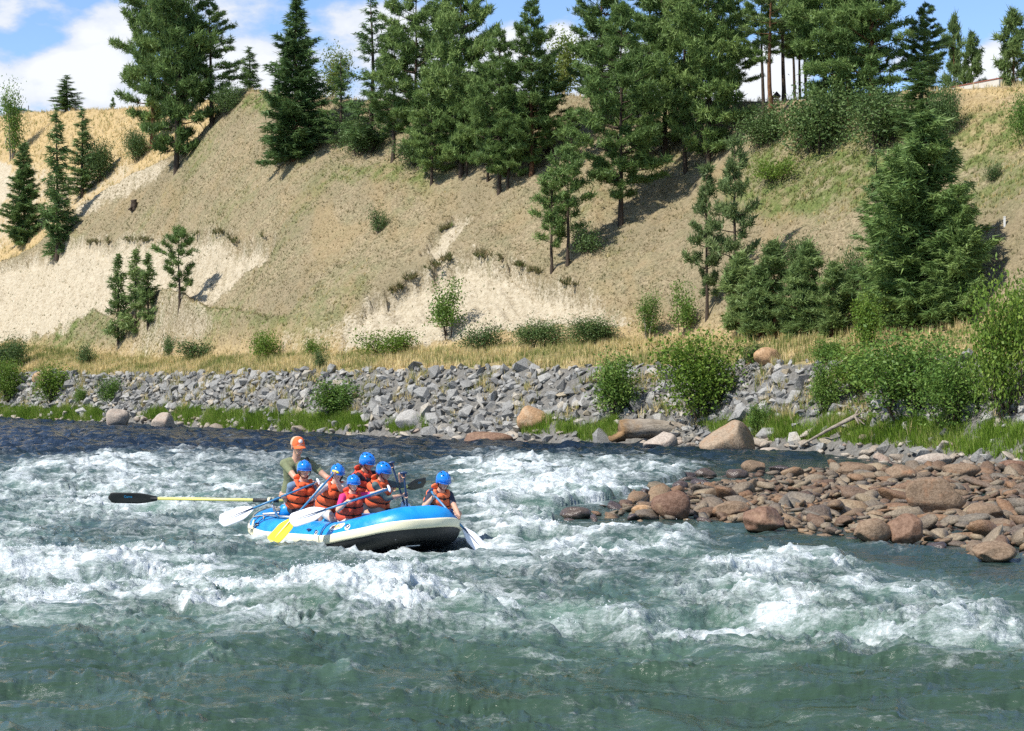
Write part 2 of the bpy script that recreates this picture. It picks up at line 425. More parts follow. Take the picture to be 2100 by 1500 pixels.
# ------------------------------------------------------------------ river
RAFT_C, RAFT_PHI = Vector((-2.40, 31.66, 0.0)), math.radians(30)
RH = Vector((math.sin(RAFT_PHI), -math.cos(RAFT_PHI), 0)); RP = Vector((math.cos(RAFT_PHI), math.sin(RAFT_PHI), 0))   # ahead, port
wpx = np.arange(-330, 2431, 3.6)
ys = [11.0]
while ys[-1] < 160:
    y = ys[-1]; ys.append(y * (1 + (0.0036 if 17.5 < y < 47 else (0.0043 if y >= 47 else 0.0058))))
wy = np.array(ys)
WY = np.broadcast_to(wy[:, None], (len(wy), len(wpx))); WPX = np.broadcast_to(wpx[None], WY.shape)
WX = (WPX - 1050) / FPX * WY; WPY = HOR + FPX * CAMZ / WY
def blobs(lst, warp=1.0):
    f = np.zeros(WX.shape)
    ax = WPX + warp * 55 * fbm(WX / 2.2, WY / 3.0, 3, 41); ay = WPY + warp * 16 * fbm(WX / 2.0, WY / 3.0, 3, 43)
    for (x, y, rx, ry, a) in lst:
        d = ((ax - x) / rx) ** 2 + ((ay - y) / ry) ** 2
        f = np.maximum(f, a * np.exp(-d * 0.9))
    return f
FOAM = [(260, 965, 110, 14, .95), (130, 980, 120, 16, .8), (390, 938, 70, 16, .75), (330, 985, 150, 22, .6), (40, 1010, 120, 22, .6), (180, 1030, 200, 28, .5), (430, 1000, 120, 30, .5),
        (60, 1105, 140, 18, .55), (420, 1075, 110, 22, .55), (300, 1120, 180, 25, .42), (330, 1010, 90, 12, .55),
        (50, 1150, 130, 26, 1.0), (60, 1190, 150, 26, 1.0), (190, 1215, 170, 22, .95), (330, 1235, 170, 20, .95), (500, 1232, 120, 18, .92), (60, 1260, 200, 30, .55), (420, 1260, 120, 20, .7),
        (660, 1222, 110, 18, 1.0), (790, 1232, 120, 22, 1.0), (900, 1255, 120, 22, .95), (1010, 1272, 110, 16, .8), (1130, 1278, 110, 12, .65), (1250, 1268, 60, 16, .7), (1350, 1288, 110, 13, .7), (700, 1262, 300, 26, .7),
        (200, 1160, 260, 24, .85), (120, 1240, 260, 26, .8), (480, 1215, 160, 16, .8), (300, 1190, 220, 18, .8), (250, 1060, 300, 30, .5), (640, 1300, 320, 28, .45), (1000, 1310, 260, 22, .38), (1250, 1318, 200, 14, .35),
        (1000, 972, 90, 20, .9), (1090, 985, 110, 22, .8), (1180, 1005, 120, 24, .9), (1080, 1022, 120, 24, .85), (1010, 1035, 70, 22, .85), (1240, 1000, 60, 24, .8), (1190, 1035, 80, 14, .8), (1340, 972, 80, 9, .9), (1420, 988, 70, 8, .9), (1370, 1008, 50, 7, .9), (1500, 1000, 60, 5, .7), (1290, 1022, 50, 8, .9),
        (1130, 1090, 90, 30, .75), (1030, 1075, 70, 22, .7), (1230, 1105, 110, 22, .6), (1400, 1100, 45, 18, .65), (1150, 1130, 170, 24, .5), (1330, 1130, 110, 22, .6), (940, 1150, 130, 30, .5), (1010, 1125, 60, 25, .55), (1290, 1165, 120, 18, .5),
        (1550, 1165, 100, 15, .82), (1690, 1170, 60, 11, .75), (1500, 1185, 90, 22, .7), (1580, 1215, 100, 26, .58), (1600, 1255, 70, 30, .62), (1830, 1218, 80, 14, .85), (1760, 1205, 60, 12, .6), (1690, 1235, 70, 14, .5),
        (1770, 1300, 130, 18, .55), (1640, 1285, 110, 18, .65), (1500, 1300, 100, 14, .55), (1960, 1295, 90, 11, .55), (1950, 1215, 45, 22, .5), (2060, 1305, 60, 12, .5), (1900, 1245, 120, 10, .4), (1430, 1300, 80, 10, .5),
        (560, 1116, 90, 9, .5), (700, 1128, 120, 9, .5), (860, 1138, 110, 10, .52), (975, 1118, 45, 14, .54), (450, 1095, 60, 12, .52), (830, 1180, 140, 18, .4),
        (420, 1360, 60, 8, .5), (740, 1400, 40, 10, .55), (1130, 1355, 60, 8, .5), (1560, 1370, 60, 10, .45), (1340, 1360, 60, 8, .35), (1900, 1365, 90, 8, .3),
        (480, 905, 120, 5, .35), (900, 925, 160, 6, .4), (1250, 940, 90, 6, .5), (760, 910, 120, 5, .35), (180, 880, 120, 4, .3), (1000, 945, 150, 8, .5), (640, 935, 60, 8, .3), (100, 925, 100, 6, .3), (560, 960, 150, 14, .35), (700, 950, 130, 10, .35)]
foam0 = blobs(FOAM)
streak = fbm((WX + 0.5 * WY) / 1.1, (WY - 0.25 * WX) / 0.8, 4, 47, 0.6)
foam0 = np.clip(foam0 * (0.86 + 0.55 * streak), 0, 1)
RAP = [(300, 1010, 520, 90, .8), (60, 1190, 420, 70, .8), (720, 1250, 520, 60, .9), (1130, 1080, 330, 110, .9), (1600, 1230, 330, 90, .9), (1830, 1240, 200, 60, .8), (1900, 1300, 330, 50, .75), (1500, 1310, 380, 40, .7), (1000, 1180, 500, 60, .75), (1900, 1360, 300, 30, .45), (700, 1130, 450, 60, .7), (1150, 1000, 260, 60, .9), (1400, 980, 160, 30, .6)]
rap = np.clip(blobs(RAP, 0.5) + 0.15, 0, 1) * (1 - 0.8 * sstep(58, 76, WY))
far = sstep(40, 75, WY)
near = sstep(21.5, 16.5, WY)
calm = poly_mask(WPX, WPY, [(1240, 1066), (1420, 1085), (1600, 1105), (1900, 1150), (2500, 1190), (2500, 1235), (1850, 1165), (1450, 1092), (1230, 1075)], 14)
calm = np.maximum(calm, poly_mask(WPX, WPY, [(1140, 1046), (1250, 1030), (1340, 1006), (1430, 1000), (1430, 1085), (1250, 1088), (1135, 1086)], 6))
calm = np.maximum(calm, poly_mask(WPX, WPY, [(1150, 1056), (1240, 1036), (1330, 1006), (1450, 975), (1560, 950), (2500, 950), (2500, 1160), (1900, 1130), (1500, 1080), (1300, 1066), (1160, 1064)], 14))
ampw = (0.40 + 0.75 * rap) * (1 - 0.80 * calm) * (1 - 0.12 * near)
# warped choppy relief: long standing waves, ridged chop, small boil
qx = WX + 0.55 * fbm(WX / 1.5, WY / 1.5, 2, 61); qy = WY + 0.55 * fbm(WX / 1.5 + 9, WY / 1.5, 2, 63)
h1 = fbm(qx / 3.4, qy / 2.3, 2, 71)
h2 = ridged(qx / 1.25, qy / 0.95, 3, 73, 0.55)
hf = ridged(qx / 4.0, qy / 1.9, 3, 75, 0.5)
hn = fbm(qx / 1.7, qy / 0.65, 3, 76, 0.45)
h3 = ridged(qx / 0.36, qy / 0.33, 3, 79, 0.6)
h4 = fbm(qx / 0.12, qy / 0.12, 2, 83)
crest = blobs([b for b in FOAM if b[4] >= .55 and b[1] > 950], 0.8)
WZ = ampw * (0.17 * h1 + 0.16 * (h2 - 0.2) * (1 - .5 * far) + 0.80 * far * (hf - .2) + 0.20 * sstep(25, 17, WY) * hn + 0.055 * (h3 - 0.2) * (1 - far)) + crest * (0.09 + 0.06 * h1 + 0.035 * h2) * (1 - calm)
foam = 0.78 * foam0 + 0.42 * foam0 ** 3 + 0.40 * rap * np.clip(h2 - 0.15, 0, 1) + 0.06 + 0.42 * rap + 0.22 * np.clip(h1, -0.4, 0.6) * rap + 0.30 * streak * rap + 0.16 * np.clip(h2 - .25, 0, 1)
foam += 0.12 * near * (1 + streak)
foam = (foam * (1 - 0.85 * calm) + 0.6 * calm * np.clip(foam0 - .5, 0, 1) * 2) * (1 - 0.35 * near) - 0.05 * far
WZ += np.clip(foam, 0, 1) * (0.038 * h3 + 0.016 * h4) * (1 - 0.4 * far) * (1 - .8 * calm) + 0.008 * h4
# foam collar and pressed-down water where the raft sits
lx = (WX - RAFT_C.x) * RH.x + (WY - RAFT_C.y) * RH.y; ly = (WX - RAFT_C.x) * RP.x + (WY - RAFT_C.y) * RP.y
inside = sstep(1.06, 0.86, np.abs(ly)) * sstep(2.28, 2.05, np.abs(lx))
WZ = WZ * (1 - inside) + inside * -0.30
bowdip = np.exp(-((lx - 2.1) / 0.5) ** 2 - ((ly) / 0.9) ** 2)
WZ -= 0.16 * bowdip
nearraft = sstep(1.75, 1.05, np.maximum(np.abs(ly) / 1.0, np.abs(lx) / 2.2))
WZ = WZ * (1 - .55 * nearraft) - 0.05 * nearraft * (1 - inside)
ring = np.exp(-((np.maximum(np.abs(ly) / 1.0, np.abs(lx) / 2.2) - 1.05) / 0.10) ** 2) * (1 - inside)
foam += 0.42 * ring
WZ += 0.05 * ring * (1 + h2)
# shallows round the cobble bar stay low
WZ = np.where(calm > 0.4, np.minimum(WZ, 0.04), WZ)
Ysw = np.interp(wpx, tpx, Ys)
fade = sstep(3.0, 0.0, Ysw[None] - WY)
WZ = WZ * (1 - 0.75 * fade); foam += 0.10 * fade
aer = np.clip(0.75 * np.clip(foam0, 0, 1) + 0.35 * rap + 0.35 * fbm(WX / 2.5, WY / 2.5, 3, 91) * rap, 0, 1) * (1 - 0.7 * calm) * (1 - far)
keep = (WY < Ysw[None] + 4.0)
nrw, ncw = WX.shape
ii = np.arange(nrw * ncw).reshape(nrw, ncw)
fk = keep[:-1, :-1] & keep[1:, 1:]
quads = np.stack([ii[:-1, :-1], ii[:-1, 1:], ii[1:, 1:], ii[1:, :-1]], -1)[fk]
used = np.zeros(nrw * ncw, bool); used[quads.ravel()] = True
remap = np.cumsum(used) - 1
quads = remap[quads]
wv = np.stack([WX, WY, WZ], -1).reshape(-1, 3)[used]

t = NT("river_water")
p = t.pos((0.58, 1.0, 1.4))
F = t.attr("foam"); A = t.attr("aer")
na = t.noise(p, 1.4, 9, 0.68, 1.1); nb_ = t.noise(p, 6.0, 7, 0.70, 0.8); nc_ = t.noise(p, 26.0, 4, 0.7)
nn = t.math('ADD', t.math('MULTIPLY', na, 0.42), t.math('ADD', t.math('MULTIPLY', nb_, 0.36), t.math('MULTIPLY', nc_, 0.22)))
nn = t.mrange(nn, 0.30, 0.70, 0.0, 1.0, False)
ft = t.math('SUBTRACT', t.math('ADD', t.math('ADD', nn, t.math('MULTIPLY', F, 0.60)), t.mrange(F, 0.95, 1.3, 0.0, 0.22)), 0.80)
fm = t.mrange(ft, -0.12, 0.68)
deep = t.mix(t.noise(t.pos((0.5, 0.5, 1)), 0.5, 3), (0.013, 0.030, 0.030), (0.024, 0.048, 0.042))
deep = t.mix(t.attr("shallow"), deep, t.mix(na, (0.022, 0.047, 0.026), (0.040, 0.072, 0.044)))
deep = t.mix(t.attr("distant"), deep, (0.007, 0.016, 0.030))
body = t.mix(t.math('MULTIPLY', A, t.mrange(nb_, 0.25, 0.75, 0.5, 1.2)), deep, (0.15, 0.255, 0.205))
froth = t.ramp(t.math('ADD', t.math('MULTIPLY', nb_, 0.55), t.math('MULTIPLY', nc_, 0.45)), [(0.32, (0.30, 0.37, 0.36)), (0.48, (0.54, 0.59, 0.595)), (0.64, (0.74, 0.77, 0.78))])
wcol = t.mix(fm, body, froth)
rip = t.math('ADD', t.math('MULTIPLY', t.noise(t.pos((0.5, 1, 1)), 4.0, 4, 0.55), 0.9), t.math('MULTIPLY', nc_, 0.10))
rip = t.math('ADD', rip, t.math('MULTIPLY', t.noise(t.pos((0.35, 1, 1)), 2.0, 4, 0.5, .4), t.math('MULTIPLY', t.attr("shallow"), 1.6)))
rip = t.math('ADD', rip, t.math('MULTIPLY', t.math('MULTIPLY', t.noise(t.pos((0.6, 1, 1)), 1.3, 4, 0.6), 3.5), t.attr("distant")))
rip = t.math('ADD', rip, t.math('MULTIPLY', t.math('MULTIPLY', nb_, fm), 0.6))
nrm = t.bump(rip, 0.7, 0.12)
rough = t.mrange(fm, 0.0, 0.6, 0.16, 0.75)
M_WATER = t.done(t.bsdf(wcol, rough, nrm, t.mrange(fm, 0.1, 0.8, 0.5, 0.15), IOR=1.333))
water_me = make_mesh("river", wv, quads, True, [M_WATER])
add_attr(water_me, "foam", np.clip(foam, 0, 1.18).ravel()[used]); add_attr(water_me, "aer", aer.ravel()[used])
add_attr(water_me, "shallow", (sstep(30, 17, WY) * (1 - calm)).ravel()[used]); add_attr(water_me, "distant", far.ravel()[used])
river = tag(obj("river", water_me), "fast green river with white rapids", kind="structure")
def water_z(X, Y):
    j = np.clip(np.searchsorted(wy, Y), 0, nrw - 1); i = np.clip(np.round((1050 + FPX * X / Y - wpx[0]) / 3.6).astype(int), 0, ncw - 1)
    return WZ[j, i]

# spray: droplets and shreds of froth thrown up from the breaking crests
sw = np.clip(foam0 - 0.45, 0, 1) * np.clip(h2 + 0.3, 0, 1.2) * (1 - calm) * (WY < 48) * (WY > 20.5) * (1 - inside) * keep
sw = (sw + 0.0) * np.gradient(wy)[:, None] * WY
cw = np.cumsum(sw.ravel()); cw /= cw[-1]
NS = 8000
ix = np.searchsorted(cw, rng.random(NS)); sj, si = np.unravel_index(np.minimum(ix, nrw * ncw - 1), (nrw, ncw))
hgt = rng.exponential(0.030, NS) * (0.05 + 1.5 * foam0[sj, si])
sp = np.stack([WX[sj, si] + rng.normal(0, .05, NS), WY[sj, si] + rng.normal(0, .05, NS), WZ[sj, si] + hgt], -1)
ssz = 0.003 + 0.007 * rng.random(NS) ** 3 * np.exp(-hgt * 6)
octv = np.array([(1, 0, 0), (-1, 0, 0), (0, 1, 0), (0, -1, 0), (0, 0, 1), (0, 0, -1)], float)
octf = np.array([(0, 2, 4), (2, 1, 4), (1, 3, 4), (3, 0, 4), (2, 0, 5), (1, 2, 5), (3, 1, 5), (0, 3, 5)])
sv = sp[:, None] + octv[None] * ssz[:, None, None] * (0.7 + 0.8 * rng.random((NS, 6, 1)))
sf = (octf[None] + 6 * np.arange(NS)[:, None, None]).reshape(-1, 3)
t = NT("spray_drops")
M_SPRAY = t.done(t.bsdf((0.82, 0.86, 0.88), 0.25, None, 0.5))
spray = tag(obj("spray", make_mesh("spray", sv.reshape(-1, 3), sf, True, [M_SPRAY])), "white spray thrown up along the breaking waves", kind="stuff")

# ------------------------------------------------------------------ vegetation: meshes shared by the individual trees and shrubs
def foliage_mat(name, dark, mid, light, trans=0.3, dead=None):
    t = NT(name)
    r = t.attr("rnd"); o = t.n("ShaderNodeObjectInfo").outputs['Random']
    f = t.math('ADD', t.math('MULTIPLY', r, 0.72), t.math('MULTIPLY', o, 0.28))
    stops = [(0.08, dark), (0.5, mid), (0.9, light)]
    if dead: stops.append((0.985, dead))
    c = t.ramp(f, stops)
    d = t.n("ShaderNodeBsdfPrincipled"); t.l(c, d.inputs['Base Color']); d.inputs['Roughness'].default_value = 0.55; d.inputs['Specular IOR Level'].default_value = 0.25
    tr = t.n("ShaderNodeBsdfTranslucent"); t.l(t.mix(0.5, c, light), tr.inputs[0])
    m = t.n("ShaderNodeMixShader"); m.inputs[0].default_value = trans
    t.l(d.outputs[0], m.inputs[1]); t.l(tr.outputs[0], m.inputs[2])
    return t.done(m.outputs[0])
def bark_mat(name, a, b, scale=8):
    t = NT(name); v = t.pos((1, 1, 0.25), obj=True)
    n = t.noise(v, scale, 6, 0.7, 0.4)
    c = t.ramp(n, [(0.35, a), (0.65, b)])
    return t.done(t.bsdf(c, 0.9, t.bump(n, 0.8, 0.05), 0.1))
M_PINE = foliage_mat("pine_needles", (0.052, 0.095, 0.026), (0.118, 0.195, 0.052), (0.235, 0.325, 0.095), 0.22)
M_FIR = foliage_mat("fir_needles", (0.042, 0.085, 0.028), (0.095, 0.17, 0.052), (0.185, 0.275, 0.085), 0.2)
M_DRYPINE = foliage_mat("thin_pine_needles", (0.065, 0.1, 0.036), (0.13, 0.19, 0.065), (0.23, 0.29, 0.11), 0.25)
M_YOUNG = foliage_mat("young_pine_needles", (0.07, 0.12, 0.036), (0.15, 0.225, 0.07), (0.27, 0.35, 0.12), 0.25)
M_WILLOW = foliage_mat("willow_leaves", (0.055, 0.11, 0.014), (0.125, 0.215, 0.028), (0.26, 0.34, 0.06), 0.33)
M_ALDER = foliage_mat("alder_leaves", (0.045, 0.100, 0.018), (0.105, 0.195, 0.034), (0.220, 0.315, 0.065), 0.3)
M_SCRUB = foliage_mat("scrub_leaves", (0.035, 0.072, 0.02), (0.078, 0.135, 0.038), (0.15, 0.215, 0.068), 0.22)
M_ASPEN = foliage_mat("aspen_leaves", (0.09, 0.13, 0.03), (0.17, 0.23, 0.05), (0.30, 0.35, 0.10), 0.4)
M_BARK = bark_mat("pine_bark", (0.07, 0.038, 0.022), (0.22, 0.115, 0.06))
M_DARKBARK = bark_mat("dark_bark", (0.035, 0.026, 0.02), (0.105, 0.08, 0.06))
M_PALEBARK = bark_mat("pale_bark", (0.16, 0.14, 0.115), (0.36, 0.33, 0.28))

def unit(v):
    return v / np.maximum(1e-9, np.linalg.norm(v, axis=-1, keepdims=True))
class Tubes:
    """tapered limbs collected into one mesh"""
    def __init__(s): s.v, s.f, s.n = [], [], 0
    def add(s, pts, rad, k=6):
        pts = np.asarray(pts, float); m = len(pts)
        d = unit(np.gradient(pts, axis=0))
        up = np.where(np.abs(d[:, 2:3]) > 0.9, np.array([[1.0, 0, 0]]), np.array([[0, 0, 1.0]]))
        a = unit(np.cross(d, up)); b = np.cross(d, a)
        ang = np.arange(k) * 2 * math.pi / k
        ring = a[:, None] * np.cos(ang)[None, :, None] + b[:, None] * np.sin(ang)[None, :, None]
        vv = pts[:, None] + ring * np.asarray(rad, float)[:, None, None]
        s.v.append(vv.reshape(-1, 3))
        i = np.arange(m - 1)[:, None] * k + np.arange(k)[None]; j = np.arange(m - 1)[:, None] * k + (np.arange(k)[None] + 1) % k
        s.f.append(np.stack([i, j, j + k, i + k], -1).reshape(-1, 4) + s.n); s.n += m * k
    def mesh(s, name, mat):
        return make_mesh(name, np.concatenate(s.v), np.concatenate(s.f), True, [mat])

def blades(centers, dirs, size, per, spread, width, g, flat=0.0, up=0.0):
    """bursts of needle triangles round each centre, pointing outward"""
    n = len(centers)
    d = dirs[:, None] * (1 - spread) + spread * unit(g.normal(size=(n, per, 3))) * 1.2
    d[..., 2] = d[..., 2] * (1 - flat) + up
    d = unit(d)
    L = size[:, None] * (0.55 + 0.6 * g.random((n, per)))
    o = centers[:, None] + g.normal(size=(n, per, 3)) * (size * 0.22)[:, None, None]
    side = unit(np.cross(d, unit(g.normal(size=(n, per, 3)))))
    w = (L * width)[..., None]
    v = np.stack([o - side * w, o + side * w, o + d * L[..., None]], 2)
    return v.reshape(-1, 3)
def crown_mesh(name, v, rnd, mat):
    f = np.arange(len(v)).reshape(-1, 3)
    me = make_mesh(name, v, f, False, [mat]); add_attr(me, "rnd", rnd); return me

def conifer(name, seed, H, Rm, base=0.15, kind='pine', dens=1.0, mat=None, bark=None, lean=0.0, gap=0.1, full=0.88):
    g = np.random.default_rng(seed)
    tb = Tubes()
    zz = np.linspace(-0.3, H, 9); bend = 0.010 * H * np.cumsum(g.normal(size=9)) * 0.35
    tx = bend + lean * zz; ty = 0.010 * H * np.cumsum(g.normal(size=9)) * 0.25
    r0 = 0.0115 * H + 0.035
    tb.add(np.stack([tx, ty, zz], -1), np.clip(r0 * (1 - zz / H) ** 0.8, 0.015, None) * np.where(zz < 0.1, 1.25, 1), 8)
    C, D, S, RN = [], [], [], []
    z = H * base; pine = kind == 'pine'
    lob = g.random(16) * 2 * math.pi
    while z < H * 0.985:
        u = max(0.0, (z / H - base) / (1 - base))
        if pine: prof = (0.74 + 0.30 * math.sin(min(1, u * 2.4) * math.pi / 2)) * (1 - u ** 2.3) ** 0.8 * (0.62 + 0.38 * min(1, u * 5 + 0.3)) + 0.03
        else: prof = (1 - u) ** full * (0.72 + 0.28 * min(1, u * 7)) + 0.02
        nb = max(3, int((4.4 if pine else 6.5) * dens * (0.6 + 0.5 * prof)))
        a0 = g.random() * 6.28
        for q in range(nb):
            if g.random() < gap: continue
            az = a0 + q * 6.283 / nb + g.normal() * 0.35
            L = Rm * prof * ((0.38 + 0.80 * g.random()) if pine else (0.50 + 0.62 * g.random())) * (1 + 0.18 * math.sin(az * 2 + lob[int(u * 15)]))
            el = (0.45 * u - 0.05 + 0.12 * g.normal()) if pine else (-0.30 + 0.75 * u + 0.09 * g.normal())
            x0 = np.array([np.interp(z, zz, tx), np.interp(z, zz, ty), z + g.normal() * 0.06 * H / 14])
            hd = np.array([math.cos(az), math.sin(az), 0.0])
            m = 6; s_ = np.linspace(0, 1, m)
            curve = (0.22 if pine else 0.26) * L * s_ ** 2.2
            pts = x0 + hd * (L * s_ * math.cos(el))[:, None] + np.array([0, 0, 1.0]) * (L * s_ * math.sin(el) + curve * (1 if u < 0.75 else 0.3))[:, None]
            if L > 0.5: tb.add(pts, np.linspace(0.012 + 0.014 * L, 0.006, m), 4)
            br = g.random()
            if pine:
                nclump = max(3, int(5.2 * L / (0.30 + 0.012 * H) * min(1, dens)) + 3)
                for c in range(nclump):
                    f = 0.50 + 0.54 * (c + 0.5 * g.random()) / nclump
                    pc = np.array([np.interp(min(f, 1), s_, pts[:, i]) for i in range(3)])
                    lat = np.array([-hd[1], hd[0], 0]) * g.normal() * 0.17 * L + np.array([0, 0, abs(g.normal()) * 0.10])
                    C.append(pc + lat); D.append(unit(hd * 0.5 + np.array([0, 0, 0.75]) + 0.5 * lat / max(.2, L))); S.append((0.27 + 0.010 * H) * (0.75 + 0.5 * g.random())); RN.append(np.clip(0.35 * br + 0.5 * g.random() + 0.12 * f, 0, 1))
            else:
                nclump = max(3, int(3.4 * L / (0.26 + 0.010 * H) * dens) + 2)
                for c in range(nclump):
                    f = 0.15 + 0.85 * (c + g.random()) / nclump
                    pc = np.array([np.interp(f, s_, pts[:, i]) for i in range(3)])
                    sgn = 1 if c % 2 else -1
                    lat = np.array([-hd[1], hd[0], 0]) * sgn * 0.34 * L * (1.08 - f) * g.random()
                    C.append(pc + lat - np.array([0, 0, 0.25 * abs(lat).max()])); D.append(unit(hd * 0.75 + lat / max(.2, L) * 1.2 + np.array([0, 0, -0.1]))); S.append((0.30 + 0.012 * H) * (0.7 + 0.5 * g.random())); RN.append(np.clip(0.4 * br + 0.45 * g.random() + 0.15 * f, 0, 1))
        z += (0.036 if pine else 0.026) * H * (0.75 + 0.5 * g.random()) / max(0.6, dens)
    C.append(np.array([tx[-1], ty[-1], H])); D.append(np.array([0, 0, 1.0])); S.append(0.4); RN.append(.6)
    C, D, S, RN = np.array(C), np.array(D), np.array(S), np.array(RN)
    if pine: per, v = 18, blades(C, D, S, 18, 0.62, 0.10, g, 0.0, 0.10)
    else: per, v = 15, blades(C, D, S, 15, 0.50, 0.10, g, 0.45, -0.05)
    rn = np.repeat(RN, per * 3) + g.normal(size=len(C) * per * 3) * 0.0
    return tb.mesh(name + "_trunk", bark or M_BARK), crown_mesh(name + "_crown", v, rn, mat or (M_PINE if pine else M_FIR))

def leafy(name, seed, H, W, leaves, leaf, mat, bark, stems=7, low=0.0, upright=0.5, lobes=9):
    """broadleaf shrub or small tree: stems fan out, leaves fill an uneven crown"""
    g = np.random.default_rng(seed)
    tb = Tubes(); tips = []; shoots = []
    for s in range(stems):
        az = g.random() * 6.283; rad = W * 0.5 * math.sqrt(g.random()) * (1.0 - 0.45 * upright)
        top = H * (0.55 + 0.45 * g.random()) * (1 - 0.35 * (rad / (W * .5)) ** 2)
        p0 = np.array([math.cos(az) * rad * 0.25, math.sin(az) * rad * 0.25, -0.15]); p1 = np.array([math.cos(az) * rad, math.sin(az) * rad, top])
        s_ = np.linspace(0, 1, 6)[:, None]; pts = p0 + (p1 - p0) * s_ + g.normal(size=(6, 3)) * 0.035 * H * s_ * (1 - s_) * 4
        tb.add(pts, np.linspace(0.012 * H + 0.008, 0.004, 6), 5)
        for b in range(5):
            f = max(low, 0.25) + (1 - max(low, 0.25)) * g.random(); q = np.array([np.interp(f, s_[:, 0], pts[:, i]) for i in range(3)])
            d = unit(np.array([g.normal(), g.normal(), 0.5 + g.random()])); Lb = W * 0.28 * (1.1 - 0.5 * f)
            e = q + d * Lb; tb.add(np.stack([q, (q + e) / 2 + 0.02, e]), [0.012, 0.008, 0.004], 4); tips += [(q + e) / 2, e]
        tips += [pts[3], pts[4], pts[5]]
    for k_ in range(stems * 2):                       # long shoots that break the outline
        b0 = tips[int(g.integers(0, len(tips)))]; d = unit(np.array([b0[0], b0[1], 0.0]) / W + np.array([g.normal() * .35, g.normal() * .35, 0.9])); L_ = (0.10 + 0.16 * g.random()) * H
        if b0[2] > 0.45 * H:
            tb.add(np.stack([b0, b0 + d * L_ * .5, b0 + d * L_]), [0.010, 0.007, 0.003], 4); shoots += [(b0 + d * L_ * q) for q in (.35, .6, .85, 1.0)]
    # filler lobes to give a bushy outline
    for k_ in range(lobes):
        az = g.random() * 6.283; rr = W * 0.40 * math.sqrt(g.random()); zt = H * (low + (0.95 - low) * g.random())
        taper = 1 - 0.55 * max(0, zt / H - 0.35) / 0.65
        tips.append(np.array([math.cos(az) * rr * taper, math.sin(az) * rr * taper, zt]))
    nt_ = len(tips); tips = np.array(tips + shoots); okt = tips[:, 2] > low * H
    rad = np.where(np.arange(len(tips)) < nt_, 0.55 + 0.75 * g.random(len(tips)), 0.22)[okt]; wts = np.where(np.arange(len(tips)) < nt_, 0.3 + g.random(len(tips)), 0.10)[okt]; tips = tips[okt]
    wts = wts * rad / (wts * rad).sum(); idx = g.choice(len(tips), leaves, p=wts)
    lr = (W * 0.085 + H * 0.03) * rad[idx][:, None]
    c = tips[idx] + g.normal(size=(leaves, 3)) * lr
    ok = c[:, 2] > low * H * 0.8 + 0.02; c = c[ok]; idx = idx[ok]; n = len(c)
    nrm = unit(g.normal(size=(n, 3)) + np.array([0, 0, 0.6])); a = unit(np.cross(nrm, unit(g.normal(size=(n, 3))))); b = np.cross(nrm, a)
    s = leaf * (0.6 + 0.8 * g.random(n))[:, None]
    v = np.stack([c - a * s, c + b * s * 0.55, c + a * s, c - b * s * 0.55], 1).reshape(-1, 3)
    f = np.arange(len(v)).reshape(-1, 4)
    me = make_mesh(name + "_foliage", v, f, False, [mat])
    tone = g.random(len(tips)) * 0.6
    add_attr(me, "rnd", np.repeat(np.clip(tone[idx] + 0.4 * g.random(n), 0, 1), 4))
    return tb.mesh(name + "_stems", bark), me

PROTO = {}
def proto(key, pair, H, W):
    c = np.empty(len(pair[1].vertices) * 3, np.float32); pair[1].vertices.foreach_get('co', c); c = c.reshape(-1, 3)
    PROTO[key] = (pair[0], pair[1], H, 2 * float(np.percentile(np.hypot(c[:, 0], c[:, 1]), 97)))
proto('pineA', conifer('pineA', 1, 16, 3.6, .13, 'pine', 1.0, bark=M_DARKBARK), 16, 6.4)
proto('pineB', conifer('pineB', 2, 16, 3.2, .08, 'pine', 1.1, gap=.05, bark=M_DARKBARK), 16, 5.8)
proto('pineC', conifer('pineC', 3, 17, 3.4, .20, 'pine', .95, bark=M_DARKBARK), 17, 6.2)
proto('pineD', conifer('pineD', 4, 11, 2.8, .14, 'pine', .95, bark=M_DARKBARK), 11, 5.0)
proto('pineE', conifer('pineE', 5, 18, 3.3, .08, 'pine', 1.05, gap=.03), 18, 5.8)
proto('pineBare', conifer('pineBare', 6, 19, 2.7, .50, 'pine', .55, mat=M_DRYPINE, gap=.35), 19, 4.6)
proto('pineBareDark', conifer('pineBareDark', 16, 19, 3.0, .42, 'pine', 1.0, mat=M_PINE, bark=M_DARKBARK, gap=.1), 19, 4.6)
proto('pineThin', conifer('pineThin', 7, 8, 1.5, .16, 'pine', .75, mat=M_DRYPINE, bark=M_DARKBARK, gap=.25), 8, 2.8)
proto('pineYoung', conifer('pineYoung', 8, 5, 1.15, .04, 'pine', .85, gap=.22, mat=M_YOUNG), 5, 2.2)
proto('pineMid', conifer('pineMid', 9, 7, 1.7, .24, 'pine', .68, bark=M_DARKBARK, gap=.22), 7, 3.0)
proto('firA', conifer('firA', 11, 14, 3.1, .02, 'fir', 1.0), 14, 5.6)
proto('firB', conifer('firB', 12, 14, 2.9, .06, 'fir', .62, mat=M_FIR, bark=M_DARKBARK, gap=.22), 14, 5.2)
proto('firC', conifer('firC', 13, 9, 1.5, .04, 'fir', .72, bark=M_DARKBARK, gap=.2), 9, 2.7)
proto('firD', conifer('firD', 14, 10, 2.9, .01, 'fir', 1.0, bark=M_DARKBARK, full=.5, gap=.2, mat=M_PINE), 10, 5.6)
proto('firYoung', conifer('firYoung', 15, 5, 1.15, .05, 'fir', .62, bark=M_DARKBARK, gap=.28, mat=M_YOUNG), 5, 1.9)
proto('willowA', leafy('willowA', 21, 2.8, 3.0, 7000, .062, M_WILLOW, M_DARKBARK, 10, .02, .5, 34), 2.8, 3.1)
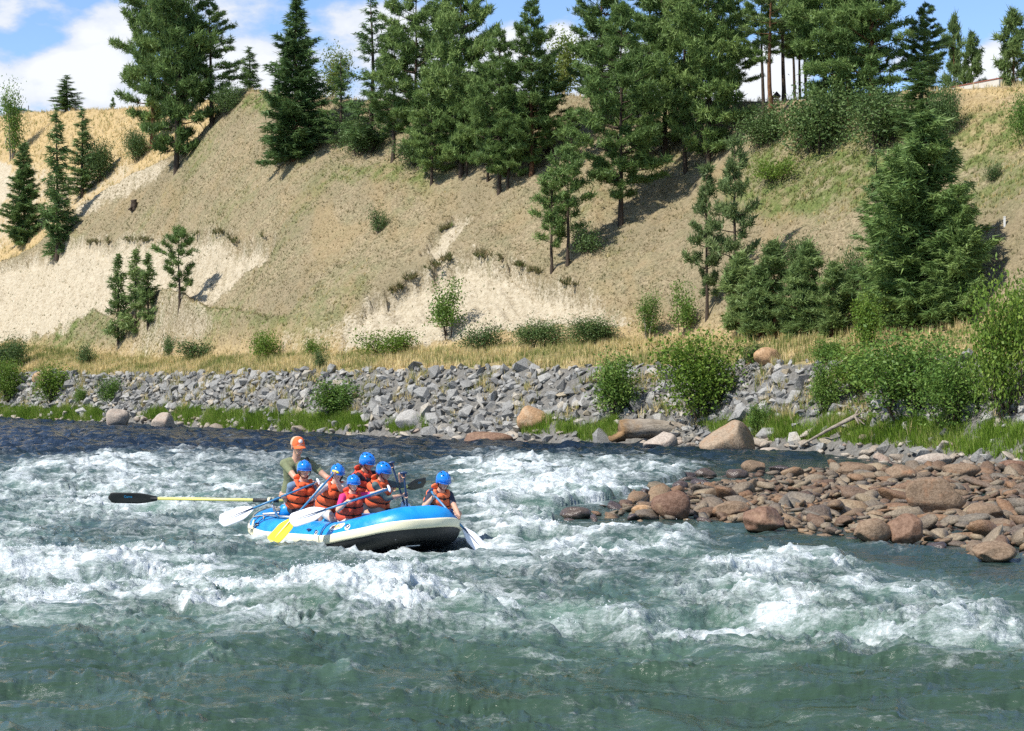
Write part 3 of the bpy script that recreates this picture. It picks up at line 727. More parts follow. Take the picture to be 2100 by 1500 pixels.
proto('willowB', leafy('willowB', 22, 2.6, 2.1, 4200, .062, M_WILLOW, M_DARKBARK, 8, .03, .6, 16), 2.6, 2.2)
proto('alderA', leafy('alderA', 23, 3.0, 2.4, 5200, .066, M_ALDER, M_DARKBARK, 9, .03, .6, 18), 3.0, 2.5)
proto('alderB', leafy('alderB', 24, 3.2, 3.8, 8000, .066, M_ALDER, M_DARKBARK, 12, .02, .45, 40), 3.2, 3.9)
proto('scrubA', leafy('scrubA', 25, 2.2, 3.4, 8000, .058, M_SCRUB, M_DARKBARK, 9, .0, .3, 34), 2.2, 3.4)
proto('scrubLow', leafy('scrubLow', 26, 0.9, 2.4, 2600, .05, M_SCRUB, M_DARKBARK, 9, .0, .3, 24), .9, 2.4)
proto('greenLow', leafy('greenLow', 27, 1.0, 2.6, 3200, .05, M_WILLOW, M_DARKBARK, 9, .0, .3, 26), 1.0, 2.6)
proto('aspen', leafy('aspen', 28, 6.0, 3.4, 4200, .10, M_ASPEN, M_PALEBARK, 5, .30, .7, 16), 6.0, 3.4)
proto('treelet', leafy('treelet', 29, 2.6, 2.2, 2600, .065, M_ALDER, M_DARKBARK, 4, .25, .5, 9), 2.6, 2.2)
proto('birch', leafy('birch', 30, 6.0, 3.0, 4200, .09, M_ALDER, M_PALEBARK, 5, .12, .6, 18), 6.0, 3.0)

def plant(key, name, label, cat, px, py, top, width, group, Y=None, jmin=39, rz=None, parts=('trunk', 'crown')):
    """stand a plant on the ground where the photo shows its foot; top row and pixel width set its size"""
    trunk, crown, H, W = PROTO[key]
    p = ground_at(px, Y) if Y else on_ground(px, py, jmin)
    z_top = CAMZ + (HOR - top) * p.y / FPX
    sz = max(0.05, (z_top - p.z) / H); sx = (width * p.y / FPX) / W
    e = empty(name, p, R.random() * 6.28 if rz is None else rz)
    e.scale = (sx, sx, sz)
    tag(e, label, cat, group)
    obj(parts[0], trunk, e); obj(parts[1], crown, e)
    return e

def back(px, d):
    return float(np.interp(px, tpx, Yc)) + d
G_SLOPE, G_TOP, G_LEFT, G_YOUNG = "conifers standing on the hillside", "conifers along the plateau edge", "conifers beside the left gully", "young conifers at the foot of the slope"
CONIFERS = [  # kind, name, foot px, foot row, top row, width px, depth behind crest or None, group, label
    ('pineE', 'pine_tree', 312, 306, -190, 150, None, G_SLOPE, "tall full pine left of the pair on the crest, orange trunk foot"),
    ('pineB', 'pine_tree', 362, 352, -200, 160, None, G_SLOPE, "tall pine on the crest whose bare foot stands lowest above the pale gully"),
    ('pineC', 'pine_tree', 432, 262, 0, 125, None, G_SLOPE, "dark pine leaning its sparse branches right of the crest pair"),
    ('pineC', 'pine_tree', 905, 0, -15, 120, 5, G_TOP, "tall pine rising behind the short low-hanging one"),
    ('pineE', 'pine_tree', 1497, 0, -60, 120, 3, G_TOP, "pine behind the right shoulder of the dense low-crowned pine"),
    ('pineC', 'pine_tree', 806, 330, 45, 110, None, G_SLOPE, "pine half hidden between the see-through fir and the bent-trunk pine"),
    ('pineD', 'pine_tree', 1310, 345, 120, 110, None, G_SLOPE, "lower pine tucked behind the broad low-branched pine"),
    ('pineD', 'pine_tree', 1000, 372, 130, 100, None, G_SLOPE, "pine wedged left of the reddish trunk"),
    ('firC', 'conifer_tree', 513, 0, 98, 62, 10, G_TOP, "small dark conifer behind the bare golden knob"),
    ('firA', 'fir_tree', 606, 325, -12, 165, None, G_SLOPE, "lone dense fir with branches to the ground, on the crest slope"),
    ('firB', 'fir_tree', 760, 312, -25, 140, None, G_SLOPE, "thin see-through fir with ragged branches right of the dense fir"),
    ('firB', 'fir_tree', 700, 300, 110, 90, None, G_SLOPE, "short grey-green fir filling the gap between two taller firs"),
    ('pineA', 'pine_tree', 852, 322, -70, 150, None, G_SLOPE, "tall pine with bent dark trunk left of the pine grove"),
    ('pineB', 'pine_tree', 946, 362, -110, 150, None, G_SLOPE, "tallest pine of the middle grove, two dark trunk feet beside it"),
    ('pineD', 'pine_tree', 957, 364, 150, 90, None, G_SLOPE, "slim pine hard against the tallest grove pine"),
    ('pineD', 'pine_tree', 886, 378, 165, 115, None, G_SLOPE, "short pine nearest the grassy shelf, its crown hanging low"),
    ('pineA', 'pine_tree', 1023, 396, 62, 135, None, G_SLOPE, "pine with reddish bare trunk foot in the middle of the slope"),
    ('pineD', 'pine_tree', 1042, 390, 170, 110, None, G_SLOPE, "smaller pine close right of the reddish trunk"),
    ('pineE', 'pine_tree', 1088, 360, 2, 140, None, G_SLOPE, "pine with a pointed spire against blue sky between clouds"),
    ('pineC', 'pine_tree', 1122, 318, 130, 100, None, G_SLOPE, "slender pine right behind the spired pine"),
    ('pineMid', 'pine_tree', 1172, 346, 225, 75, None, G_SLOPE, "small round pine in the gap above the twin pines"),
    ('pineMid', 'pine_tree', 1132, 560, 345, 95, None, G_SLOPE, "left of the twin pines on the rim of the pale scar"),
    ('pineMid', 'pine_tree', 1164, 545, 300, 110, None, G_SLOPE, "right and taller of the twin pines on the scar rim"),
    ('pineA', 'pine_tree', 1272, 462, 10, 190, None, G_SLOPE, "broad low-branched pine casting a round shadow on the open slope"),
    ('pineE', 'pine_tree', 1235, 260, -130, 140, None, G_SLOPE, "dark tall pine left behind the broad low-branched pine"),
    ('pineB', 'pine_tree', 1364, 322, -150, 160, None, G_SLOPE, "tall pine whose dark trunk shows right of the broad pine"),
    ('pineC', 'pine_tree', 1405, 356, -100, 110, None, G_SLOPE, "pine with a thin straight trunk bare to half its height"),
    ('pineB', 'pine_tree', 1452, 346, -150, 170, None, G_SLOPE, "dense pine with crown reaching low, left of the bare trunks"),
    ('pineC', 'pine_tree', 1330, 0, -60, 140, 4, G_TOP, "pine behind the grove on the plateau, only its top third clear"),
    ('pineBare', 'pine_tree', 1578, 258, -75, 120, None, G_TOP, "old pine with thick red-brown bare trunk"),
    ('pineBareDark', 'pine_tree', 1566, 250, -40, 95, None, G_TOP, "thin dark trunk standing just left of the thick red-brown trunk"),
    ('pineBareDark', 'pine_tree', 1608, 0, -70, 110, 2, G_TOP, "straight black bare trunk right of the little shelter"),
    ('pineBareDark', 'pine_tree', 1630, 0, -40, 80, 7, G_TOP, "leftmost of three thin far trunks against white cloud"),
    ('pineBareDark', 'pine_tree', 1641, 0, -30, 75, 5, G_TOP, "middle of three thin far trunks against white cloud"),
    ('pineBareDark', 'pine_tree', 1653, 0, -45, 85, 6, G_TOP, "rightmost of three thin far trunks against white cloud"),
    ('pineB', 'pine_tree', 1692, 236, -190, 175, None, G_TOP, "massive dense pine right of the bare trunks"),
    ('pineE', 'pine_tree', 1790, 230, -210, 165, None, G_TOP, "massive pine with brown-tinged top beside open blue sky"),
    ('pineE', 'pine_tree', 1744, 240, -220, 160, None, G_TOP, "massive pine in the middle of the three at the plateau edge"),
    ('pineB', 'pine_tree', 1896, 0, 8, 100, 3, G_TOP, "bushy pine against blue sky left of the low road wall"),
    ('pineYoung', 'pine_tree', 1955, 0, 40, 48, 16, G_TOP, "slim pine behind the left end of the low road wall"),
    ('pineYoung', 'pine_tree', 1992, 0, 75, 55, 14, G_TOP, "small pine behind the middle of the low road wall"),
    ('pineYoung', 'pine_tree', 2080, 0, 30, 80, 12, G_TOP, "pine at the right edge behind the low road wall"),
    ('firC', 'conifer_tree', 1893, 292, 128, 130, None, G_TOP, "dark shaggy conifer at the top of the open right slope"),
    ('firD', 'fir_tree', 1906, 664, 235, 240, None, G_SLOPE, "huge dark fir at the foot of the right slope"),
    ('firD', 'fir_tree', 1965, 660, 380, 130, None, G_SLOPE, "lower dark fir merging into the right side of the huge fir"),
    ('firD', 'fir_tree', 1845, 655, 300, 160, None, G_SLOPE, "dark fir between the huge fir and the grey-green one"),
    ('firB', 'fir_tree', 1795, 652, 300, 150, None, G_SLOPE, "grey-green thinner fir leaning on the left of the huge fir"),
    ('firYoung', 'fir_tree', 1962, 668, 590, 75, None, G_YOUNG, "little yellowish fir in front of the huge fir"),
    ('pineThin', 'pine_tree', 1450, 655, 342, 90, None, G_SLOPE, "left of two thin straggly pines with dark stems"),
    ('pineThin', 'pine_tree', 1508, 648, 285, 110, None, G_SLOPE, "right and taller of two thin straggly pines"),
    ('pineYoung', 'pine_tree', 1527, 694, 525, 95, None, G_YOUNG, "leftmost of the thicket of young pines"),
    ('pineYoung', 'pine_tree', 1560, 697, 560, 90, None, G_YOUNG, "low young pine second from the left in the thicket"),
    ('pineYoung', 'pine_tree', 1592, 692, 502, 100, None, G_YOUNG, "tall young pine in the middle of the thicket"),
    ('pineYoung', 'pine_tree', 1630, 696, 545, 90, None, G_YOUNG, "olive young pine right of the thicket's tall middle one"),
    ('pineYoung', 'pine_tree', 1664, 690, 505, 90, None, G_YOUNG, "spiky young pine second from the right in the thicket"),
    ('pineYoung', 'pine_tree', 1704, 690, 545, 85, None, G_YOUNG, "rightmost of the thicket of young pines"),
    ('firA', 'conifer_tree', 48, 497, 288, 92, None, G_LEFT, "bushy conifer nearest the left edge above the white scar"),
    ('firC', 'conifer_tree', 118, 525, 222, 78, None, G_LEFT, "slim ragged conifer with its foot on the white scar's rim"),
    ('firC', 'conifer_tree', 168, 402, 224, 68, None, G_LEFT, "small dark conifer right of the slim ragged one, before golden grass"),
    ('firC', 'conifer_tree', 137, 0, 155, 62, 42, G_LEFT, "far conifer peeking over the golden hill crest"),
    ('firYoung', 'conifer_tree', 232, 0, 200, 20, 46, G_LEFT, "tiny far conifer on the golden skyline"),
    ('pineMid', 'pine_tree', 367, 640, 466, 85, None, G_YOUNG, "lone small pine standing in the pale eroded hollow"),
    ('firYoung', 'conifer_tree', 243, 702, 522, 62, None, G_YOUNG, "leftmost and lowest-footed of three slim conifers on the pale bank"),
    ('firYoung', 'conifer_tree', 277, 686, 512, 62, None, G_YOUNG, "middle of three slim conifers on the pale bank"),
    ('firYoung', 'conifer_tree', 305, 668, 520, 58, None, G_YOUNG, "rightmost of three slim conifers on the pale bank"),
]
for key, nm, px, py, top, w, bk, grp, lab in CONIFERS:
    plant(key, nm, lab, "tree", px, py, top, w, grp, Y=(back(px, bk) if bk is not None else None))
G_BANK, G_BENCH, G_HILL = "shrubs along the water's edge", "shrubs on the grassy bench", "shrubs on the hillside"
BROAD = [  # kind, name, px, row, top, width, group, label, depth offset from the shoreline (for bank shrubs)
    ('willowA', 'willow_bush', 22, 0, 742, 80, G_BANK, "rounded bush at the left edge of the rocky bank", 2.2),
    ('willowB', 'willow_bush', 108, 0, 745, 82, G_BANK, "olive bush second from the left on the rocky bank", 2.0),
    ('alderA', 'alder_bush', 166, 0, 792, 38, G_BANK, "tiny thin bush between the olive bush and the dark upright one", 2.0),
    ('alderA', 'alder_bush', 225, 0, 768, 55, G_BANK, "dark upright bush alone on the left riprap", 2.2),
    ('alderA', 'alder_bush', 690, 0, 772, 115, G_BANK, "loose green bush at the water's edge behind the raft crew", 1.8),
    ('alderA', 'alder_bush', 1262, 0, 712, 112, G_BANK, "upright green bush left of the big yellow-green willow", 2.2),
    ('willowA', 'willow_bush', 1440, 0, 692, 218, G_BANK, "big dense yellow-green willow behind the driftwood log", 2.2),
    ('alderA', 'alder_bush', 1695, 0, 722, 72, G_BANK, "narrow bush right of the bare grey riprap window", 2.4),
    ('alderB', 'alder_bush', 1850, 0, 676, 270, G_BANK, "widest green bush above the tall riverside grass", 2.4),
    ('willowA', 'willow_bush', 1770, 0, 715, 140, G_BANK, "pale loose bush filling the left of the widest bush", 3.6),
    ('alderB', 'alder_bush', 1950, 0, 720, 190, G_BANK, "low green bush between the widest bush and the right edge bush", 2.0),
    ('willowA', 'willow_bush', 2068, 0, 585, 165, G_BANK, "tall yellow-flecked bush filling the right edge of the bank", 2.6),
    ('alderA', 'alder_bush', 2105, 0, 560, 90, G_BANK, "tall green sapling behind the right edge bush", 6.0),
    ('alderA', 'alder_bush', 1560, 0, 822, 60, G_BANK, "small weedy bush at the foot of the bare riprap window", 1.2),
    ('treelet', 'broadleaf_tree', 920, 694, 583, 92, G_BENCH, "twin-stemmed little green tree in front of the pale scar", None),
    ('birch', 'broadleaf_tree', 1328, 694, 592, 62, G_BENCH, "pale thin sapling left of the bright green one on the bench", None),
    ('treelet', 'broadleaf_tree', 1398, 694, 588, 70, G_BENCH, "bright green sapling on the bench right of the pale one", None),
    ('scrubA', 'willow_shrub', 1110, 712, 662, 120, G_BENCH, "left half of the dark shrub row below the pale scar", None),
    ('scrubA', 'willow_shrub', 1210, 706, 655, 120, G_BENCH, "right half of the dark shrub row below the pale scar", None),
    ('greenLow', 'low_shrub', 800, 728, 688, 150, G_BENCH, "long bright green shrub at the left foot of the pale scar", None),
    ('scrubLow', 'low_shrub', 985, 718, 680, 110, G_BENCH, "olive shrub right of the twin-stemmed little tree", None),
    ('greenLow', 'low_shrub', 540, 736, 692, 88, G_BENCH, "bright green shrub on the bench above the guide's head", None),
    ('greenLow', 'low_shrub', 648, 732, 702, 60, G_BENCH, "small green shrub right of the bench's bright green one", None),
    ('scrubLow', 'low_shrub', 660, 758, 730, 38, G_BENCH, "dark tuft of shrub at the top of the riprap", None),
    ('scrubLow', 'low_shrub', 410, 736, 708, 110, G_BENCH, "grey-green shrub below the low pale mound", None),
    ('scrubLow', 'low_shrub', 180, 748, 718, 55, G_BENCH, "dark shrub on the left bench", None),
    ('scrubA', 'low_shrub', 25, 760, 700, 90, G_BENCH, "wide shrub on the bench at the left edge", None),
    ('scrubLow', 'low_shrub', 345, 732, 700, 40, G_BENCH, "little dark shrub at the foot of the low mound", None),
    ('scrubLow', 'low_shrub', 1545, 745, 715, 60, G_BENCH, "grassy shrub left of the orange boulder on the bench", None),
    ('willowB', 'low_shrub', 1785, 715, 600, 80, G_BENCH, "yellow-green sapling in front of the grey-green fir", None),
    ('alderA', 'low_shrub', 1700, 745, 690, 90, G_BENCH, "weedy green shrub on the bench below the young pines", None),
    ('scrubA', 'hillside_shrub', 1680, 310, 186, 200, G_HILL, "big dark green shrub below the bare pine trunks", None),
    ('scrubA', 'hillside_shrub', 1805, 300, 190, 195, G_HILL, "dark shrub under the massive pines, left of the shaggy conifer", None),
    ('scrubA', 'hillside_shrub', 1940, 285, 180, 75, G_HILL, "rounded shrub at the upper end of the open right slope", None),
    ('alderB', 'hillside_shrub', 2105, 300, 188, 95, G_HILL, "round green shrub cut by the right edge of the slope", None),
    ('scrubLow', 'hillside_shrub', 2036, 372, 344, 42, G_HILL, "small dark shrub alone on the right slope", None),
    ('greenLow', 'hillside_shrub', 1595, 372, 335, 120, G_HILL, "yellow-green shrub under the dense pine", None),
    ('scrubLow', 'hillside_shrub', 780, 476, 440, 50, G_HILL, "lone grey bush on the open dry slope", None),
    ('scrubA', 'hillside_shrub', 205, 372, 296, 75, G_HILL, "grey-green brush right of the small dark conifer on the crest", None),
    ('scrubA', 'hillside_shrub', 280, 330, 272, 70, G_HILL, "brush at the left foot of the crest pines", None),
    ('scrubA', 'hillside_shrub', 1640, 560, 495, 90, G_HILL, "shrub behind the thicket of young pines", None),
    ('scrubA', 'hillside_shrub', 1745, 640, 525, 80, G_HILL, "shrub left of the grey-green fir's foot", None),
    ('scrubA', 'hillside_shrub', 1570, 300, 225, 120, G_HILL, "shadowy brush round the foot of the red-brown trunk", None),
    ('scrubLow', 'hillside_shrub', 1205, 520, 478, 80, G_HILL, "low brush right of the twin pines", None),
    ('birch', 'broadleaf_tree', 22, 330, 162, 60, G_HILL, "leafy tree with grey stems at the upper left edge", None),
    ('scrubA', 'hillside_shrub', 470, 232, 178, 70, G_HILL, "dark brush under the sparse dark pine", None),
    ('scrubA', 'hillside_shrub', 860, 338, 280, 110, G_HILL, "undergrowth below the pine with the bent trunk", None),
    ('scrubA', 'hillside_shrub', 735, 318, 250, 100, G_HILL, "brush at the foot of the see-through fir", None),
]
for key, nm, px, py, top, w, grp, lab, off in BROAD:
    tree = nm.endswith('tree')
    Y = float(np.interp(px, tpx, Ys)) + off if off else None
    plant(key, nm, lab, "tree" if tree else "shrub", px, py, top, w, grp, Y=Y, parts=('trunk', 'crown') if tree else ('stems', 'foliage'))
plant('aspen', 'aspen_tree', "pale yellow-green aspen behind the spired pine", "tree", 1152, 0, 64, 110, "aspens on the plateau", Y=back(1152, 10))
plant('aspen', 'aspen_tree', "pale aspen behind the gap between dense fir and thin fir", "tree", 682, 0, 95, 80, "aspens on the plateau", Y=back(682, 10))

# ------------------------------------------------------------------ grass: dry bunches on the slope, golden bench grass, lush bank grass
def grass_mat(name, stops):
    t = NT(name); c = t.ramp(t.attr("rnd"), stops)
    d = t.n("ShaderNodeBsdfDiffuse"); t.l(c, d.inputs[0]); tr = t.n("ShaderNodeBsdfTranslucent"); t.l(c, tr.inputs[0])
    m = t.n("ShaderNodeMixShader"); m.inputs[0].default_value = 0.3; t.l(d.outputs[0], m.inputs[1]); t.l(tr.outputs[0], m.inputs[2])
    return t.done(m.outputs[0])
M_DRYGRASS = grass_mat("dry_bunchgrass", [(0.0, (0.10, 0.13, 0.042)), (0.25, (0.20, 0.185, 0.095)), (0.6, (0.36, 0.29, 0.16)), (1.0, (0.52, 0.43, 0.25))])
M_GOLD = grass_mat("golden_grass", [(0.0, (0.17, 0.21, 0.06)), (0.22, (0.34, 0.33, 0.13)), (0.45, (0.60, 0.48, 0.23)), (1.0, (0.76, 0.63, 0.36))])
M_LUSH = grass_mat("lush_grass", [(0.0, (0.09, 0.16, 0.02)), (0.5, (0.20, 0.32, 0.045)), (0.8, (0.32, 0.42, 0.09)), (1.0, (0.46, 0.44, 0.18))])
def grass(name, pts, h, per, width, lean, rnd, mat, label):
    n = len(pts)
    az = rng.random((n, per)) * 6.283; d = np.stack([np.cos(az), np.sin(az)], -1)
    foot = pts[:, None] + np.concatenate([d * (h * 0.25)[:, None, None] * rng.random((n, per, 1)), np.full((n, per, 1), -0.03)], -1)
    L = h[:, None] * (0.6 + 0.6 * rng.random((n, per)))
    tip = foot + np.concatenate([d * (L * lean * rng.random((n, per)))[..., None], L[..., None]], -1)
    sd = np.stack([-d[..., 1], d[..., 0], 0 * az], -1) * (width * (0.6 + 0.8 * rng.random((n, per))))[..., None]
    v = np.stack([foot - sd, foot + sd, tip], 2).reshape(-1, 3)
    me = make_mesh(name, v, np.arange(len(v)).reshape(-1, 3), False, [mat])
    add_attr(me, "rnd", np.repeat(np.clip(rnd[:, None] + 0.18 * rng.normal(size=(n, per)), 0, 1).ravel(), 3))
    return tag(obj(name, me), label, kind="stuff")
inview = (TPX > -150) & (TPX < 2250)
w_dry = (SEGM == 3) * np.clip(1.1 - 1.05 * bare, 0.14, 1) * inview * np.clip(0.75 + 0.8 * fbm(TX / 3.0, TY / 3.0, 3, 131), 0.1, 2)
pts, j, i = scatter_ground(46000, w_dry)
rr = np.clip(0.45 + 0.35 * fbm(pts[:, 0] / 4, pts[:, 1] / 4, 3, 133) + 0.2 * rng.normal(size=len(pts)) - 0.55 * green[j, i] + 0.25 * gold[j, i], 0, 1)
grass("dry_grass", pts, 0.055 + 0.13 * rng.random(len(pts)) ** 3, 5, 0.017, 1.2, rr, M_DRYGRASS, "dry tan bunchgrass covering the hillside")
w_g = ((SEGM == 2) * 1.0 + (SEGM == 3) * gold * 0.6 + (SEGM >= 4) * (SEGM <= 6) * 0.28 * (TPX < 520) + (SEGM == 3) * green * (0.5 + 0.8 * (TPX > 1480)) + (SEGM == 4) * 0.5) * inview * (1 - bare)
pts, j, i = scatter_ground(30000, w_g)
rr = np.clip(0.60 + 0.32 * fbm(pts[:, 0] / 3, pts[:, 1] / 3, 3, 137) + 0.15 * rng.normal(size=len(pts)) - 0.55 * green[j, i], 0, 1)
grass("golden_grass", pts, (0.20 + 0.24 * rng.random(len(pts))) * np.where(SEGM[j, i] == 3, .6, 1.0), 7, 0.018, 0.5, rr, M_GOLD, "tall golden dry grass on the bench and far hill")
lushpoly = [(-160, 835), (205, 842), (208, 866), (230, 880), (285, 872), (285, 850), (345, 838), (480, 848), (640, 855), (745, 850), (748, 880), (900, 905), (300, 900), (-160, 880)]
lush = sum(poly_mask(TPX, TPY, q, 5) * ww for q, ww in [
    ([(-160, 836), (205, 842), (212, 864), (-160, 864)], 1), ([(283, 858), (330, 838), (480, 850), (640, 856), (700, 850), (748, 866), (745, 886), (480, 884), (330, 866)], 1),
    ([(790, 872), (870, 866), (875, 886), (800, 890)], .6), ([(1060, 875), (1110, 862), (1180, 870), (1180, 892), (1070, 892)], .8), ([(1180, 880), (1260, 866), (1265, 905), (1190, 905)], 1),
    ([(1430, 872), (1520, 866), (1760, 862), (2300, 890), (2300, 960), (2080, 948), (1950, 930), (1800, 915), (1640, 905), (1480, 905)], 1)])
lush = np.clip(lush, 0, 1) * (SEGM <= 2) * (SEGM >= 1)
pts, j, i = scatter_ground(15500, lush * inview * np.clip(0.7 + 1.1 * fbm(TX / 1.2, TY / 1.2, 3, 139), 0.04, 2))
rr = np.clip(0.5 + 0.3 * fbm(pts[:, 0] / 1.5, pts[:, 1] / 1.5, 3, 141) + 0.15 * rng.normal(size=len(pts)), 0, 1)
grass("lush_bank_grass", pts, 0.20 + 0.26 * rng.random(len(pts)), 10, 0.012, 0.8, rr, M_LUSH, "lush green grass along the far waterline")
# dark roots and turf hanging over the scar rims
def rim(lst, n, hh):
    out = []
    for (x0, y0), (x1, y1) in zip(lst[:-1], lst[1:]):
        for s in np.linspace(0, 1, max(2, int(abs(x1 - x0) / 2.2))):
            if math.sin((x0 + s * (x1 - x0)) * .071) + math.sin((x0 + s * (x1 - x0)) * .173) < .25: continue
            p = on_ground(x0 + s * (x1 - x0) + R.uniform(-3, 3), y0 + s * (y1 - y0) + R.uniform(-3, 4)); out.append(p)
    return np.array(out)
rp = np.concatenate([rim(q, 1, 1) for q in ([(170, 500), (250, 492), (330, 489), (395, 482), (455, 474), (480, 495), (545, 482)], [(770, 622), (850, 564), (900, 536), (960, 512), (1010, 528), (1075, 545), (1130, 570), (1195, 586), (1235, 625)], [(895, 480), (948, 446)])])
rp = np.repeat(rp, 3, 0) + rng.normal(size=(len(rp) * 3, 3)) * np.array([.16, .22, .05])
grass("overhanging_turf", rp, 0.16 + 0.2 * rng.random(len(rp)), 9, 0.03, 1.6, np.clip(rng.normal(0.2, .15, len(rp)), 0, 1), M_DRYGRASS, "dark turf and roots hanging over the rims of the scars")

# weeds and dry tufts rooted between the rocks of the riprap
pts, j, i = scatter_ground(1500, (SEGM == 1) * inview * np.clip(fbm(TX / 2.5, TY / 1.5, 3, 161) - .05, 0, 1) * np.clip((TZ - .4) / .6, 0, 1))
pts[:, 2] += .12
grass("bank_weeds", pts, 0.22 + 0.3 * rng.random(len(pts)), 9, 0.014, 0.8, np.clip(rng.normal(.35, .25, len(pts)), 0, 1), M_GOLD, "straw-coloured and green weeds growing between the riprap rocks")

# ------------------------------------------------------------------ rocks
def rock_mat(name, stops, rough=0.85, spec=0.3, speck=18.0, bump=0.5, band=None):
    t = NT(name)
    o = t.n("ShaderNodeObjectInfo").outputs['Random']
    f = t.math('FRACT', t.math('ADD', t.attr("rnd"), o))
    v = t.pos(obj=False)
    n1 = t.noise(v, 2.6, 5, 0.6, 0.3); n2 = t.noise(v, speck, 5, 0.7)
    f2 = t.math('ADD', t.math('MULTIPLY', f, 0.82), t.math('MULTIPLY', n1, 0.18))
    c = t.ramp(f2, stops)
    c = t.mix(t.mrange(n2, 0.25, 0.75, 0.0, 1.0), t.mix(0.5, c, (0, 0, 0)), t.mix(0.06, c, (1, 0.95, 0.85)))
    if band:
        c = t.mix(t.mrange(n1, 0.5, 0.68, 0, 0.55), c, band)
    h = t.math('ADD', n2, t.math('MULTIPLY', n1, 1.6))
    return t.done(t.bsdf(c, rough, t.bump(h, bump, 0.05), spec))
M_RIPRAP = rock_mat("riprap_rock", [(0.0, (0.165, 0.162, 0.153)), (0.22, (0.232, 0.229, 0.216)), (0.45, (0.30, 0.295, 0.277)), (0.66, (0.365, 0.357, 0.332)), (0.80, (0.46, 0.44, 0.40)), (0.91, (0.42, 0.34, 0.22)), (1.0, (0.23, 0.225, 0.215))])
M_SHORE = rock_mat("shore_stone", [(0.0, (0.26, 0.205, 0.155)), (0.4, (0.42, 0.355, 0.28)), (0.7, (0.52, 0.455, 0.37)), (0.9, (0.32, 0.225, 0.17)), (1.0, (0.46, 0.42, 0.37))])
M_COBBLE = rock_mat("bar_cobble", [(0.0, (0.040, 0.027, 0.019)), (0.12, (0.13, 0.068, 0.036)), (0.26, (0.225, 0.14, 0.072)), (0.40, (0.155, 0.13, 0.098)), (0.52, (0.285, 0.215, 0.135)), (0.64, (0.115, 0.084, 0.06)), (0.76, (0.235, 0.118, 0.05)), (0.86, (0.33, 0.245, 0.145)), (0.94, (0.13, 0.105, 0.066)), (1.0, (0.05, 0.036, 0.026))], 0.55, 0.28, 26, 0.45)
M_WET = rock_mat("wet_rock", [(0.0, (0.035, 0.022, 0.02)), (0.4, (0.065, 0.036, 0.03)), (0.7, (0.09, 0.055, 0.035)), (1.0, (0.045, 0.035, 0.03))], 0.16, 0.6, 26, 0.3)
M_TAN = rock_mat("tan_boulder", [(0.0, (0.36, 0.265, 0.175)), (1.0, (0.42, 0.315, 0.215))], 0.85, 0.3, 14, 0.6, band=(0.33, 0.185, 0.095))
M_PALE = rock_mat("pale_boulder", [(0.0, (0.42, 0.34, 0.27)), (1.0, (0.52, 0.44, 0.36))], 0.85, 0.3, 16, 0.6, band=(0.35, 0.25, 0.19))
M_BROWN = rock_mat("brown_boulder", [(0.0, (0.21, 0.135, 0.078)), (1.0, (0.27, 0.18, 0.11))], 0.8, 0.2, 20, 0.5, band=(0.33, 0.16, 0.08))
M_RED = rock_mat("reddish_boulder", [(0.0, (0.19, 0.092, 0.052)), (1.0, (0.24, 0.128, 0.072))], 0.65, 0.25, 14, 0.45, band=(0.36, 0.24, 0.15))
M_ORANGE = rock_mat("orange_boulder", [(0.0, (0.46, 0.26, 0.12)), (1.0, (0.54, 0.33, 0.17))], 0.85, 0.3, 14, 0.6, band=(0.5, 0.40, 0.28))

def hull_rock(seed, n=15, sc=(1, .75, .55)):
    g = np.random.default_rng(seed)
    p = g.normal(size=(n, 3)); p = p / np.abs(p).max(1, keepdims=True) * (0.72 + 0.3 * g.random((n, 1)))
    bm = bmesh.new()
    for q in p * np.array(sc) * 0.5: bm.verts.new(q)
    r = bmesh.ops.convex_hull(bm, input=bm.verts)
    bmesh.ops.delete(bm, geom=[e for e in bm.verts if not e.link_faces], context='VERTS')
    bmesh.ops.triangulate(bm, faces=bm.faces)
    bm.verts.index_update()
    v = np.array([list(x.co) for x in bm.verts]); f = np.array([[x.index for x in fc.verts] for fc in bm.faces]); bm.free()
    return v, f
def ico(sub):
    bm = bmesh.new(); bmesh.ops.create_icosphere(bm, subdivisions=sub, radius=0.5); bm.verts.index_update()
    v = np.array([list(x.co) for x in bm.verts]); f = np.array([[x.index for x in fc.verts] for fc in bm.faces]); bm.free()
    return v, f
ICO = {s: ico(s) for s in (1, 2, 3, 4)}
def round_rock(seed, sub=2, cuts=5, lump=0.13, sc=(1, .78, .58), keep=0.62):
    """water-worn stone: a sphere planed by a few random facets, lumpy, flattened"""
    g = np.random.default_rng(seed); v, f = ICO[sub]; v = v.copy()
    for c in range(cuts):
        nrm = unit(g.normal(size=3)); d = 0.5 * (keep + 0.3 * g.random())
        ex = np.maximum(0, v @ nrm - d); v = v - ex[:, None] * nrm * 0.92
    for k_ in range(4):
        w = unit(g.normal(size=3)) * (3 + 2 * k_); v = v * (1 + lump / (1 + k_) * np.sin(v @ w * 2 + g.random() * 6))[:, None]
    return v * np.array(sc), f
HULLS = [hull_rock(100 + s, 13 + s % 6, (1, .62 + .2 * R.random(), .36 + .28 * R.random())) for s in range(12)]
ROUNDS = [round_rock(200 + s, 2, 7 + s % 6, .05, (1, .60 + .3 * R.random(), .38 + .36 * R.random()), .42) for s in range(14)]
ROUNDS_LO = [round_rock(200 + s, 1, 7 + s % 6, .05, (1, .60 + .3 * R.random(), .38 + .36 * R.random()), .42) for s in range(14)]
hull_me = [make_mesh("rock", v, f, False, [M_RIPRAP]) for v, f in HULLS]
shore_me = [make_mesh("stone", v, f, True, [M_SHORE]) for v, f in ROUNDS]
cob_me = [make_mesh("cobble", v, f, True, [M_COBBLE]) for v, f in ROUNDS]
